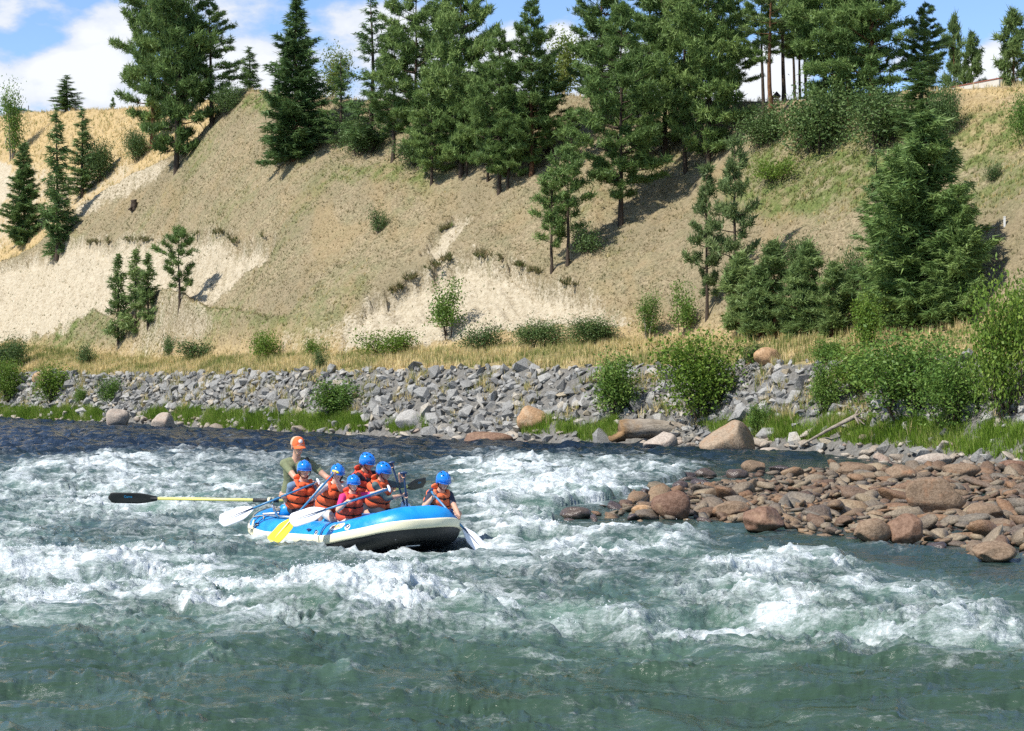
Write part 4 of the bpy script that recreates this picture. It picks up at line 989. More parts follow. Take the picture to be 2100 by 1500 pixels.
wet_me = [make_mesh("wet_cobble", v, f, True, [M_WET]) for v, f in ROUNDS]
def rotmat(n, g, tilt=0.5):
    out = []
    for _ in range(n):
        out.append(np.array((Matrix.Rotation(g.random() * 6.283, 3, 'Z') @ Matrix.Rotation(g.normal() * tilt, 3, 'X') @ Matrix.Rotation(g.normal() * tilt, 3, 'Y'))))
    return np.array(out)
def field(parent, name, P, S, shapes, meshes, mat, nmax, g, tilt=0.5, stuff_name=None, stuff_shapes=None, label=None):
    """nmax stones that show largest become objects; the others one mesh"""
    n = len(P); px, py = proj(P[:, 0], P[:, 1], P[:, 2])
    show = S.max(1) / P[:, 1] * ((px > 0) & (px < 2100))
    order = np.argsort(-show); rm = rotmat(n, g, tilt); kind = g.integers(0, len(shapes), n)
    for q in order[:nmax]:
        o = obj(name, meshes[kind[q]], parent)
        o.matrix_local = Matrix.Translation(P[q]) @ Matrix(rm[q].tolist()).to_4x4() @ Matrix.Diagonal((*S[q], 1))
    V, F, RN, off = [], [], [], 0
    for q in order[nmax:]:
        v, f = (stuff_shapes or shapes)[kind[q]]
        V.append((v * S[q]) @ rm[q].T + P[q]); F.append(f + off); off += len(v); RN.append(np.full(len(v), g.random()))
    if V:
        me = make_mesh(stuff_name, np.concatenate(V), np.concatenate(F), stuff_shapes is not None or meshes[0].polygons[0].use_smooth, [mat]); add_attr(me, "rnd", np.concatenate(RN))
        tag(obj(stuff_name, me, parent), label, kind="stuff")

riprap = tag(empty("riprap_bank", (0, 0, 0)), "grey riprap rock bank along the far shore", kind="structure")
g = np.random.default_rng(5)
# along-shore positions, evenly spaced in metres
shx = (tpx - 1050) / FPX * Ys; sl_ = np.concatenate([[0], np.cumsum(np.hypot(np.diff(shx), np.diff(Ys)))])
s0, s1 = np.interp(-330, tpx, sl_), np.interp(2400, tpx, sl_)
P, S = [], []
for a in np.arange(s0, s1, 0.43):
    for b in np.arange(0.08, 1.03, 0.064):
        px = float(np.interp(a + g.normal() * 0.16, sl_, tpx)); b_ = b + g.normal() * 0.025
        y0, y1 = float(np.interp(px, tpx, Ys)), float(np.interp(px, tpx, Yr)); Y = y0 + (y1 - y0) * b_
        p = ground_at(px, Y); s = min(1.0, 0.22 * math.exp(g.normal() * 0.55) + 0.16)
        if 650 < px < 1250 and b_ < 0.55: s *= 1.15
        c_ = int(round((px - tpx[0]) / 5.0)); j_ = int(np.argmin(np.abs(TY[:80, c_] - Y)))
        if lush[j_, c_] > .35 and g.random() < .88: continue
        P.append((p.x, p.y, p.z + 0.13 * s)); S.append((s, s * g.uniform(.75, 1.1), s * g.uniform(.8, 1.25)))
P, S = np.array(P), np.array(S)
field(riprap, "rock", P, S, HULLS, hull_me, M_RIPRAP, 300, g, 0.55, "rock_pile", None, "the smaller grey rocks of the riprap bank")
P, S = [], []
for a in np.concatenate([np.arange(s0, s1, 0.30), np.arange(np.interp(1560, tpx, sl_), s1, 0.13)]):
    px = float(np.interp(a + g.normal() * 0.2, sl_, tpx)); Y = float(np.interp(px, tpx, Ys)) + g.uniform(-0.9, 0.9) + (g.uniform(-2.6, .6) if px > 1580 else 0)
    p = ground_at(px, Y); s = 0.36 * math.exp(g.normal() * 0.42) + 0.10
    P.append((p.x, p.y, max(p.z, -0.10) + 0.04)); S.append((s * 1.15, s, s * .8))
P, S = np.array(P), np.array(S)
field(riprap, "stone", P, S, ROUNDS, shore_me, M_SHORE, 200, g, 0.25, "stone_litter", ROUNDS_LO, "the smaller pale stones along the waterline")

# cobble bar
BAR = [(1145, 1050), (1240, 1034), (1320, 1008), (1390, 985), (1480, 968), (1620, 962), (1740, 960), (1850, 955), (2000, 955), (2400, 958), (2400, 1205), (2100, 1160), (2000, 1146), (1880, 1128), (1700, 1107), (1560, 1090), (1420, 1079), (1300, 1072), (1200, 1070), (1145, 1066)]
CORE = [(1215, 1060), (1270, 1044), (1345, 1024), (1430, 1006), (1560, 988), (1640, 974), (1760, 964), (2400, 962), (2400, 1196), (2100, 1155), (2000, 1140), (1880, 1122), (1700, 1102), (1560, 1085), (1420, 1074)]
bx, by = np.meshgrid(np.arange(0.5, 19.0, 0.22), np.arange(26, 64, 0.22))
bar_px = 1050 + FPX * bx / by; bar_py = HOR + FPX * CAMZ / by
bm_ = poly_mask(bar_px, bar_py, BAR, 16); bc_ = poly_mask(bar_px, bar_py, CORE, 16)
bz = -0.45 + 0.34 * bm_ + 0.11 * bc_ + 0.07 * fbm(bx / 1.1, by / 1.1, 3, 151)
idx = np.arange(bx.size).reshape(bx.shape)
bq = np.stack([idx[:-1, :-1], idx[:-1, 1:], idx[1:, 1:], idx[1:, :-1]], -1)
kb = (bm_[:-1, :-1] > 0.01) | (bm_[1:, 1:] > 0.01)
bq = bq[kb]; us = np.zeros(bx.size, bool); us[bq.ravel()] = True; rmp = np.cumsum(us) - 1
t = NT("wet_gravel"); v = t.pos(); n = t.noise(v, 16, 6, .7)
M_GRAVEL = t.done(t.bsdf(t.ramp(n, [(.3, (.03, .024, .02)), (.6, (.10, .075, .055)), (.8, (.19, .15, .11))]), .4, t.bump(n, .9, .06), .5))
bar = obj("cobble_bar", make_mesh("cobble_bar", np.stack([bx, by, bz], -1).reshape(-1, 3)[us], rmp[bq], True, [M_GRAVEL]))
tag(bar, "low bar of brown river cobbles reaching into the rapids", kind="structure")
P, S, Wt = [], [], []
for yy in np.arange(27, 62, 0.28):
    for xx in np.arange(0.6, 18.0, 0.28):
        x_, y_ = xx + g.normal() * .11, yy + g.normal() * .11
        qx_, qy_ = 1050 + FPX * x_ / y_, HOR + FPX * CAMZ / y_
        if qx_ > 2230: continue
        Wt.append((x_, y_, qx_, qy_))
Wt = np.array(Wt)
mb = poly_mask(Wt[:, 2], Wt[:, 3], BAR, 8); mc = poly_mask(Wt[:, 2], Wt[:, 3], CORE, 10)
okc = g.random(len(Wt)) < (0.20 * mb + 0.80 * mc)
Wt, mc = Wt[okc], mc[okc]
s = 0.165 * np.exp(g.normal(size=len(Wt)) * 0.66) + 0.085; s = np.minimum(s, 0.80) * (0.75 + 0.25 * mc)
z = np.where(mc > .5, 0.025, -0.03) + 0.05 * g.normal(size=len(Wt)) + 0.12 * s
P = np.stack([Wt[:, 0], Wt[:, 1], z], -1); S = np.stack([s * 1.35, s * 1.05, s * 0.85], -1)
wet = (mc < 0.45) & (g.random(len(P)) < .75)
field(bar, "cobble", P[~wet], S[~wet], ROUNDS, cob_me, M_COBBLE, 300, g, 0.28, "cobble_litter", ROUNDS_LO, "the smaller brown cobbles of the bar")
field(bar, "wet_cobble", P[wet], S[wet], ROUNDS, wet_me, M_WET, 110, g, 0.22, "wet_cobble_litter", ROUNDS_LO, "small dark wet cobbles at the edge of the bar")

def boulder(label, x0, x1, y0, y1, mat, seed, depth=0.8, cuts=6, on='bar', rz=0.0, lump=.08, group=None, keep=.62):
    """x0..x1, y0..y1: the boulder's outline in the photo; it stands with its foot at row y1"""
    if on == 'bar':
        p = on_water((x0 + x1) / 2, y1, 0.06)
    elif on == 'water':
        p = on_water((x0 + x1) / 2, y1, 0.0)
    else:
        p = on_ground((x0 + x1) / 2, y1, 5)
    w = (x1 - x0) * p.y / FPX; h = (y1 - y0) * p.y / FPX
    v, f = round_rock(seed, 4, cuts, lump, (1, depth, 1), keep)
    v = v / (v.max(0) - v.min(0)) * np.array([w, w * depth, h * 1.22])
    v[:, 2] -= v[:, 2].max() - h
    me = make_mesh("boulder", v, f, True, [mat])
    o = obj("boulder", me, None, p + Vector((0, w * depth * 0.35, 0)), (0, 0, rz))
    return tag(o, label, "boulder", group or "boulders")
GB, GS = "boulders on the cobble bar", "boulders along the far shore"
boulder("largest brown boulder, flat-topped, lying on the cobble bar", 1852, 1984, 980, 1054, M_BROWN, 301, .7, 7, group=GB)
boulder("reddish banded boulder near the left tip of the cobble bar", 1340, 1422, 1006, 1062, M_RED, 302, .8, 6, group=GB)
boulder("two-toned rounded boulder at the front edge of the cobble bar", 1748, 1830, 1064, 1112, M_BROWN, 303, .8, 5, group=GB)
boulder("dark angular boulder leaning right of the two-toned one", 1826, 1898, 1054, 1112, M_RED, 304, .8, 8, group=GB)
boulder("long flat tan boulder in the middle of the bar's left half", 1468, 1548, 1028, 1062, M_BROWN, 305, .7, 6, group=GB)
boulder("pinkish slab boulder below the long flat tan one", 1526, 1612, 1040, 1086, M_RED, 306, .8, 7, group=GB)
boulder("rounded pale brown boulder on the back of the bar", 1718, 1802, 952, 978, M_BROWN, 307, .7, 5, group=GB)
boulder("peaked brown boulder behind the largest boulder, to its left", 1818, 1884, 954, 986, M_BROWN, 308, .8, 6, group=GB)
boulder("wide flat-topped boulder behind the largest boulder", 1934, 2012, 950, 982, M_BROWN, 309, .7, 7, group=GB)
boulder("rounded brown boulder right of the largest boulder", 1985, 2062, 1032, 1068, M_BROWN, 310, .7, 5, group=GB)
boulder("pale reddish boulder at the lower right end of the bar", 2000, 2090, 1112, 1150, M_BROWN, 311, .8, 7, group=GB)
boulder("tan boulder standing dry among wet rocks behind the bar", 1522, 1572, 944, 970, M_BROWN, 312, .8, 6, 'water', group=GB)
boulder("brown wet boulder at the very tip of the bar", 1150, 1216, 1040, 1066, M_WET, 313, .7, 5, 'water', group=GB)
boulder("dark wet boulder with a bright glint in the rapids left of the bar", 1378, 1412, 986, 1004, M_WET, 314, .8, 5, 'water', group=GB)
boulder("dark red wet boulder upstream beside white water", 1424, 1472, 960, 982, M_WET, 315, .7, 5, 'water', group=GB)
boulder("low black wet boulder left of the dark red one", 1390, 1430, 968, 984, M_WET, 316, .7, 5, 'water', group=GB)
boulder("black wet boulder under the dry tan one", 1488, 1536, 962, 982, M_WET, 317, .7, 5, 'water', group=GB)
boulder("small orange wet boulder at the left of the reddish banded one", 1292, 1338, 1036, 1060, M_ORANGE, 318, .8, 6, 'water', group=GB)
boulder("small dark boulder between white water tongues", 1312, 1340, 1002, 1022, M_WET, 319, .8, 5, 'water', group=GB)
boulder("great peaked tan boulder on the far shore right of the log", 1438, 1562, 862, 934, M_TAN, 321, .7, 4, 'water', .2, .06, GS, .5)
boulder("pale triangular boulder in front of the driftwood log", 1322, 1394, 886, 925, M_PALE, 322, .7, 7, 'water', .0, .06, GS, .5)
boulder("yellow-stained boulder low on the riprap", 1058, 1124, 832, 882, M_ORANGE, 323, .7, 6, 'ground', .0, .08, GS)
boulder("orange boulder at the top of the riprap in dry grass", 1548, 1604, 712, 746, M_ORANGE, 324, .7, 6, 'ground', .0, .08, GS)
boulder("flat brown boulder at the waterline behind the raft", 944, 1046, 886, 912, M_RED, 325, .6, 5, 'water', .0, .06, GS)
boulder("pale wedge-shaped boulder in the green bank grass at left", 308, 358, 846, 884, M_PALE, 326, .7, 7, 'water', .0, .08, GS, .5)
boulder("pale boulder left of the wedge-shaped one at the waterline", 212, 262, 838, 878, M_PALE, 327, .7, 6, 'water', .0, .08, GS)
boulder("long grey slab boulder low on the middle riprap", 808, 870, 840, 880, M_RIPRAP, 328, .5, 8, 'ground', .0, .06, GS, .5)
boulder("flat tan boulder at the shore under the driftwood pole", 1552, 1606, 918, 938, M_PALE, 329, .7, 5, 'water', .0, .08, GS)
boulder("sandy boulder on the left bench grass", 64, 92, 762, 782, M_ORANGE, 330, .7, 5, 'ground', .0, .08, GS)
boulder("brown boulder at the right edge of the far shore", 2052, 2112, 944, 972, M_RED, 331, .7, 6, 'water', .0, .08, GS)
boulder("low pinkish boulder on the shore of the back channel", 1880, 1960, 930, 958, M_PALE, 332, .6, 6, 'water', .0, .08, GS)

# driftwood
t = NT("weathered_log"); v = t.pos((0.25, 1, 1), obj=True); n = t.noise(v, 9, 6, .7, .4); n2 = t.noise(t.pos((1, 1, 1), obj=True), 1.6, 3)
cg = t.ramp(n, [(.3, (.16, .13, .10)), (.6, (.36, .31, .25)), (.8, (.48, .43, .36))]); cr = t.ramp(n, [(.3, (.08, .045, .02)), (.6, (.28, .15, .05)), (.8, (.42, .26, .10))])
xs = t.n("ShaderNodeSeparateXYZ"); t.l(t.pos((1, 1, 1), obj=True), xs.inputs[0])
rot_f = t.mrange(t.math('ADD', xs.outputs[0], t.math('MULTIPLY', n2, 1.8)), 0.1, -0.7, 0.0, 0.8)
M_LOG = t.done(t.bsdf(t.mix(rot_f, cg, cr), .9, t.bump(n, .9, .05), .15))
g2 = np.random.default_rng(77)
def gnarl(name, pts, rad, seed, k=14, sub=24, rough=.16):
    """knotty wooden limb along pts"""
    g_ = np.random.default_rng(seed); pts = np.array(pts, float); rad = np.array(rad, float)
    u = np.linspace(0, 1, len(pts)); uu = np.linspace(0, 1, sub)
    pp = np.stack([np.interp(uu, u, pts[:, i]) for i in range(3)], -1); rr_ = np.interp(uu, u, rad)
    tb = Tubes(); tb.add(pp, rr_, k); v_ = tb.v[0].reshape(sub, k, 3); ph = g_.random(4) * 6
    ang = np.arange(k) * 2 * math.pi / k
    d = 1 + rough * (np.sin(ang[None] * 3 + ph[0] + uu[:, None] * 5) + .6 * np.sin(ang[None] * 5 + ph[1] - uu[:, None] * 9) + .8 * g_.normal(size=(sub, k)) * .5)
    v_ = pp[:, None] + (v_ - pp[:, None]) * d[..., None]
    cap0, cap1 = pp[0], pp[-1]; V = np.concatenate([v_.reshape(-1, 3), cap0[None], cap1[None]]); nv = sub * k
    F3 = np.array([[nv, (a + 1) % k, a] for a in range(k)] + [[nv + 1, (sub - 1) * k + a, (sub - 1) * k + (a + 1) % k] for a in range(k)])
    return V, [tb.f[0], F3]
pl, pr = on_ground(1275, 893, 5), on_ground(1438, 893, 5)
Yl = 77.5; pl = at(1272, 882, Yl); pr = at(1440, 882, Yl + 0.6)
V, F = gnarl("log", [pl, pl.lerp(pr, .35) + Vector((0, 0, .05)), pl.lerp(pr, .7), pr], [.36, .37, .30, .24], 4, 16, 30, .07)
ctr = (pl + pr) / 2
le = empty("driftwood_log", ctr)
obj("trunk", make_mesh("log", V - np.array(ctr), F, True, [M_LOG]), le)
V, F = gnarl("stub", [pl + Vector((.1, -.2, -.2)), pl + Vector((-.3, -.35, -.35)), pl + Vector((-.45, -.3, -.25))], [.2, .14, .05], 6, 8, 10, .2)
obj("broken_root", make_mesh("root", V - np.array(ctr), F, True, [M_LOG]), le)
V, F = gnarl("knot", [ctr + Vector((.3, -.15, .2)), ctr + Vector((.32, -.3, .34))], [.07, .03], 7, 8, 6, .2)
obj("knot", make_mesh("knot", V - np.array(ctr), F, True, [M_LOG]), le)
tag(le, "thick weathered driftwood log with rotten orange end on the far shore", "log")
p0, p1 = on_ground(1642, 920, 5) + Vector((0, -.25, .12)), on_ground(1748, 886, 5) + Vector((0, -.5, .50))
V, F = gnarl("pole", [p0, p0.lerp(p1, .5) + Vector((0, 0, .04)), p1], [.035, .055, .08], 8, 8, 20, .1)
de = empty("driftwood_pole", p0)
obj("pole", make_mesh("pole", V - np.array(p0), F, True, [M_LOG]), de)
for a, b, c in [(.35, -.1, .15), (.2, .1, .28), (.4, 0, -.12), (.1, -.2, -.25), (.42, -.15, -.35)]:
    V, F = gnarl("root", [p1, p1 + Vector((a * .5, b * .5, c * .6 + .04)), p1 + Vector((a, b, c))], [.05, .03, .012], 9, 6, 8, .15)
    obj("root", make_mesh("root", V - np.array(p0), F, True, [M_LOG]), de)
tag(de, "thin pale driftwood pole with tangled roots slanting up the grassy bank", "driftwood")

# ------------------------------------------------------------------ small things on the plateau and slope
M_ROOF = simple_mat("dark_shingles", (.045, .035, .04), .9); M_GREENROOF = simple_mat("green_metal_roof", (.06, .14, .12), .5)
M_WOOD = simple_mat("weathered_wood", (.16, .11, .075), .85); M_WHITE = simple_mat("white_paint", (.75, .74, .70), .6); M_RUST = simple_mat("rusty_metal", (.18, .075, .04), .9)
M_CONC = simple_mat("pale_concrete", (.55, .51, .44), .9, bump=.3); M_REDCAP = simple_mat("red_brown_rail", (.22, .08, .05), .7); M_CREAM = simple_mat("cream_siding", (.6, .55, .45), .8)
def box(x0, x1, y0, y1, z0, z1):
    v = np.array([(x, y, z) for z in (z0, z1) for y in (y0, y1) for x in (x0, x1)], float)
    return v, np.array([(0, 2, 3, 1), (4, 5, 7, 6), (0, 1, 5, 4), (1, 3, 7, 5), (3, 2, 6, 7), (2, 0, 4, 6)])
def box_obj(name, b, mat, parent): return obj(name, make_mesh(name, *box(*b), False, [mat]), parent)
def gable(w, d, z0, z1, ov=0.0):
    v = np.array([(-w, -d, z0), (w, -d, z0), (w, d, z0), (-w, d, z0), (0, -d, z1), (0, d, z1)], float)
    return v, [np.array([(0, 1, 2, 3), (1, 2, 5, 4), (3, 0, 4, 5)]), np.array([(0, 4, 1), (2, 5, 3)])]
Yk = back(1591, 4.0); kp = ground_at(1591, Yk); kz = CAMZ + (HOR - 207) * Yk / FPX; kp.z = min(kp.z, kz + .1)
ke = empty("shelter", kp)
for xx, yy in ((-.13, -.2), (.13, -.2), (-.13, .2), (.13, .2)): box_obj("post", (xx - .02, xx + .02, yy - .02, yy + .02, -.2, .62), M_WOOD, ke)
obj("roof", make_mesh("roof", *gable(.24, .35, .60, .86), False, [M_ROOF]), ke); box_obj("sign_board", (-.16, .0, -.24, -.22, .42, .48), M_WOOD, ke)
tag(ke, "tiny open shelter with a dark pointed roof between the bare trunks", "shelter")
Yh = back(62, 62); hp = at(45, 226, Yh); hp.z -= 1.2
he_ = empty("house", hp)
box_obj("wall", (-1.6, 1.0, -.5, 3.5, -1.0, 1.05), M_CREAM, he_)
V = np.array([(-1.9, -.9, 1.75), (1.35, -.9, 1.0), (1.35, 4, 1.0), (-1.9, 4, 1.75), (-1.9, -.9, 1.6), (1.35, -.9, .87), (1.35, 4, .87), (-1.9, 4, 1.6)])
obj("roof", make_mesh("roof", V, box(0, 1, 0, 1, 0, 1)[1][:0] if False else np.array([(0, 1, 2, 3), (7, 6, 5, 4), (0, 4, 5, 1), (1, 5, 6, 2), (2, 6, 7, 3), (3, 7, 4, 0)]), False, [M_GREENROOF]), he_)
box_obj("vent_pipe", (.55, .62, .5, .57, 1.05, 1.75), M_ROOF, he_)
tag(he_, "house with a green roof just showing over the golden hill", "house")
wl, wr = ground_at(1952, back(1952, 1.5)), ground_at(2052, back(2052, 1.5))
def roadwall(a, b, label):
    a = a.copy(); b = b.copy(); e = empty("road_wall", (a + b) / 2); L = (b - a).length; e.rotation_euler = (0, 0, math.atan2(b.y - a.y, b.x - a.x))
    zt = .34
    box_obj("wall", (-L / 2, L / 2, -.1, .1, -.8, zt), M_CONC, e); box_obj("cap_rail", (-L / 2, L / 2, -.12, .12, zt + .002, zt + .06), M_REDCAP, e)
    tag(e, label, "wall", "low walls along the plateau road")
roadwall(wl, wr, "low pale road wall with red-brown top at the right skyline")
roadwall(ground_at(1748, back(1748, 6)), ground_at(1832, back(1832, 6)), "short pale road wall under the massive pines")
def post(px, row, top, mat, label, lean=0):
    p = on_ground(px, row); h = (row - top) * p.y / FPX; e = empty("marker_post", p); e.rotation_euler = (0, lean, 0)
    box_obj("stake", (-.035, .035, -.03, .03, -.2, h), mat, e); box_obj("cap", (-.042, .042, -.036, .036, h + .002, h + .03), mat, e)
    tag(e, label, "post", "marker posts on the right slope")
post(2060, 464, 446, M_WHITE, "white marker post on the dry right slope"); post(2024, 476, 462, M_RUST, "short rusty post left of the white one", .1)
# stump on the left slope
p = on_ground(274, 428); e = empty("tree_stump", p)
V, F = gnarl("stump", [(0, 0, -.2), (.05, 0, .3), (-.02, 0, .62)], [.28, .22, .2], 12, 12, 10, .15); obj("stump_wood", make_mesh("stump", V, F, True, [M_DARKBARK]), e)
for a in (0.4, 2.2, 4.1):
    V, F = gnarl("root", [(0, 0, .1), (.3 * math.cos(a), .3 * math.sin(a), .02), (.55 * math.cos(a), .55 * math.sin(a), -.15)], [.1, .07, .03], 13, 6, 6, .15); obj("root", make_mesh("root", V, F, True, [M_DARKBARK]), e)
tag(e, "dark old stump on the pale slope below the crest pines", "stump")

# ------------------------------------------------------------------ raft
def paint_mat(name, color, rough=0.35, spec=0.5, coat=0.0, var=0.06):
    return simple_mat(name, color, rough, spec, var, 5.0, 0.0, 0.0, coat)
t = NT("blue_hypalon"); v = t.pos(obj=True); n1_ = t.noise(v, 2.2, 6, .65, .6); n2_ = t.noise(t.pos((1, 6, 6), obj=True), 7.0, 6, .75)
c_ = t.mix(t.mrange(n1_, .3, .7), (0.004, 0.215, 0.60), (0.012, 0.31, 0.76)); c_ = t.mix(t.mrange(n2_, .60, .72, 0, .35), c_, (0.10, 0.36, 0.66)); c_ = t.mix(t.mrange(n2_, .28, .38, .35, 0), c_, (0.003, 0.12, 0.36))
M_BLUE = t.done(t.bsdf(c_, t.mrange(n1_, .35, .65, .22, .48), t.bump(n2_, .15, .02), .5))
M_STRAKE = paint_mat("cream_strake", (0.80, 0.74, 0.52), 0.6, .3, var=.1); M_BLACK = paint_mat("black_rubber", (0.028, 0.030, 0.030), 0.55, .4, var=.25)
M_PATCH = paint_mat("white_patch", (0.80, 0.80, 0.76), .5); M_YEL = paint_mat("yellow_plastic", (0.85, 0.70, 0.04), .4); M_LYEL = paint_mat("pale_yellow_fibreglass", (0.80, 0.74, 0.22), .35)
M_WBLADE = paint_mat("white_plastic", (0.82, 0.83, 0.86), .35); M_SHAFT = paint_mat("blue_shaft", (0.05, 0.22, 0.42), .35); M_DSHAFT = paint_mat("dark_blue_shaft", (0.02, 0.05, 0.12), .35)
M_METAL = simple_mat("aluminium_pipe", (.55, .56, .58), .35, .5, .05, 9, 0, 0.9); M_ROPE = simple_mat("grey_rope", (.36, .34, .28), .9, .2, .3, 30)
M_DBLUE = paint_mat("dark_blue_fitting", (.01, .03, .14), .4); M_LETTER = paint_mat("yellow_lettering", (.80, .55, .06), .5); M_LETTER2 = paint_mat("red_lettering", (.45, .10, .04), .5); M_CYAN = paint_mat("cyan_lettering", (.02, .28, .55), .5)

RAFT_Z = -0.115
raft = empty("raft", RAFT_C + Vector((0, 0, RAFT_Z)))
raft.rotation_euler = (math.radians(1.5), math.radians(-2.0), math.atan2(RH.y, RH.x))
tag(raft, "blue inflatable whitewater raft with cream rub strake and black bottom", "raft")
raft.scale = (1.05, 1.05, 1.0)
RM = Matrix.LocRotScale(raft.location, raft.rotation_euler, raft.scale)
def kick(x):
    return 0.25 * np.clip((x - 0.85) / 1.25, 0, 1.2) ** 1.6 + 0.13 * np.clip((-x - 1.0) / 1.1, 0, 1.2) ** 1.6
half = [(-2.20, 0.0), (-2.16, .34), (-1.90, .62), (-1.45, .72), (-.6, .74), (.1, .74), (.8, .73), (1.42, .66), (1.78, .47), (1.98, .27), (2.0, 0.0)]
ctrl = half + [(x, -y) for x, y in half[-2:0:-1]]
def closed_spline(pts, n):
    pts = np.array(pts, float); m = len(pts); out = []
    for i in range(m):
        p0, p1, p2, p3 = pts[(i - 1) % m], pts[i], pts[(i + 1) % m], pts[(i + 2) % m]
        for t_ in np.linspace(0, 1, 16, endpoint=False):
            out.append(.5 * ((2 * p1) + (-p0 + p2) * t_ + (2 * p0 - 5 * p1 + 4 * p2 - p3) * t_ ** 2 + (-p0 + 3 * p1 - 3 * p2 + p3) * t_ ** 3))
    out = np.array(out); d = np.concatenate([[0], np.cumsum(np.linalg.norm(np.diff(np.vstack([out, out[:1]]), axis=0), axis=1))])
    o2 = np.vstack([out, out[:1]]); s = np.linspace(0, d[-1], n, endpoint=False)
    return np.stack([np.interp(s, d, o2[:, i]) for i in range(2)], -1)
NP_ = 120
cl = closed_spline(ctrl, NP_)
tang = unit(np.roll(cl, -1, 0) - np.roll(cl, 1, 0)); outw = np.stack([tang[:, 1], -tang[:, 0]], -1)
if (outw * cl).sum() < 0: outw = -outw
CZ = 0.25 + kick(cl[:, 0])
TR = 0.255
def tube_band(name, a0, a1, r, k, mat, parent, close=False, thick=None, sel=None):
    """strip of the raft tube between section angles a0..a1 (degrees; 0 = outward, 90 = up)"""
    ang = np.radians(np.linspace(a0, a1, k, endpoint=not close))
    O = np.concatenate([outw, np.zeros((NP_, 1))], 1)
    Cc = np.concatenate([cl, CZ[:, None]], 1)
    def shell(rr): return Cc[:, None] + rr * (O[:, None] * np.cos(ang)[None, :, None] + np.array([0, 0, 1.0]) * np.sin(ang)[None, :, None])
    V = shell(r).reshape(-1, 3); i = np.arange(NP_); kk = k if close else k - 1
    F = []
    for q in range(kk):
        q2 = (q + 1) % k
        F.append(np.stack([i * k + q, ((i + 1) % NP_) * k + q, ((i + 1) % NP_) * k + q2, i * k + q2], -1))
    F = np.concatenate(F)
    return obj(name, make_mesh(name, V, F, True, [mat]), parent)
tube = tube_band("tube", 0, 360, TR, 22, M_BLUE, raft, close=True)
# rub strake: a raised, rounded band; black chafer below it
ang = [-14, -12, -7, 11, 15, 17]; rad = [TR + .002, TR + .016, TR + .020, TR + .020, TR + .016, TR + .002]
O3 = np.concatenate([outw, np.zeros((NP_, 1))], 1); C3 = np.concatenate([cl, CZ[:, None]], 1)
V = np.stack([C3 + r * (O3 * math.cos(math.radians(a)) + np.array([0, 0, math.sin(math.radians(a))])) for a, r in zip(ang, rad)], 1); k6 = len(ang); i = np.arange(NP_)
F = np.concatenate([np.stack([i * k6 + q, ((i + 1) % NP_) * k6 + q, ((i + 1) % NP_) * k6 + q + 1, i * k6 + q + 1], -1) for q in range(k6 - 1)])
obj("rub_strake", make_mesh("rub_strake", V.reshape(-1, 3), F, True, [M_STRAKE]), raft)
tube_band("bottom_chafer", -120, -13.5, TR + .006, 10, M_BLACK, raft)
# floor, curving up with the bow
fx = np.linspace(-2.12, 1.93, 50); ycl = np.abs(cl[:, 1]); hw = np.array([np.interp(x, *[np.array(z) for z in zip(*half)]) for x in fx]) + .03
fy = np.linspace(-1, 1, 13); FX = fx[:, None] + 0 * fy; FY = hw[:, None] * fy
fz = (0.25 + kick(fx) - 0.245)[:, None] + 0.012 * np.cos(fy * math.pi * 3.5)[None]
n0, n1 = FX.shape; idx = np.arange(n0 * n1).reshape(n0, n1)
Q = np.stack([idx[:-1, :-1], idx[:-1, 1:], idx[1:, 1:], idx[1:, :-1]], -1).reshape(-1, 4)
V = np.concatenate([np.stack([FX, FY, fz], -1).reshape(-1, 3), np.stack([FX, FY, fz + .09], -1).reshape(-1, 3)])
floor = obj("floor", make_mesh("floor", V, np.concatenate([Q[:, ::-1], Q + n0 * n1]), True, [M_BLACK]), raft)
def limb_mesh(name, pts, rad, k=10, caps=True):
    tb = Tubes(); tb.add(np.array(pts, float), rad, k); V = tb.v[0]; m = len(pts)
    V = np.concatenate([V, np.array([pts[0], pts[-1]], float)]); nv = m * k
    F3 = np.array([[nv, (a + 1) % k, a] for a in range(k)] + [[nv + 1, (m - 1) * k + a, (m - 1) * k + (a + 1) % k] for a in range(k)])
    return V, [tb.f[0], F3]
def limb(name, pts, rad, mat, parent, k=10):
    V, F = limb_mesh(name, pts, rad, k); return obj(name, make_mesh(name, V, F, True, [mat]), parent)
def round_tube(p0, p1, r, n=9):
    p0, p1 = np.array(p0, float), np.array(p1, float); L = np.linalg.norm(p1 - p0); u = np.concatenate([[0, .015, .05], np.linspace(.1, .9, n), [.95, .985, 1]])
    return [p0 + (p1 - p0) * a for a in u], [r * min(1, .25 + math.sqrt(min(a, 1 - a) * L / r)) if min(a, 1 - a) * L < .56 * r else r for a in u]
for x, zz in ((-1.05, .38), (.02, .36), (.95, .40)):
    p, r_ = round_tube((x, -.60, zz), (x, .60, zz), .20); limb("thwart", p, r_, M_BLUE, raft, 16)
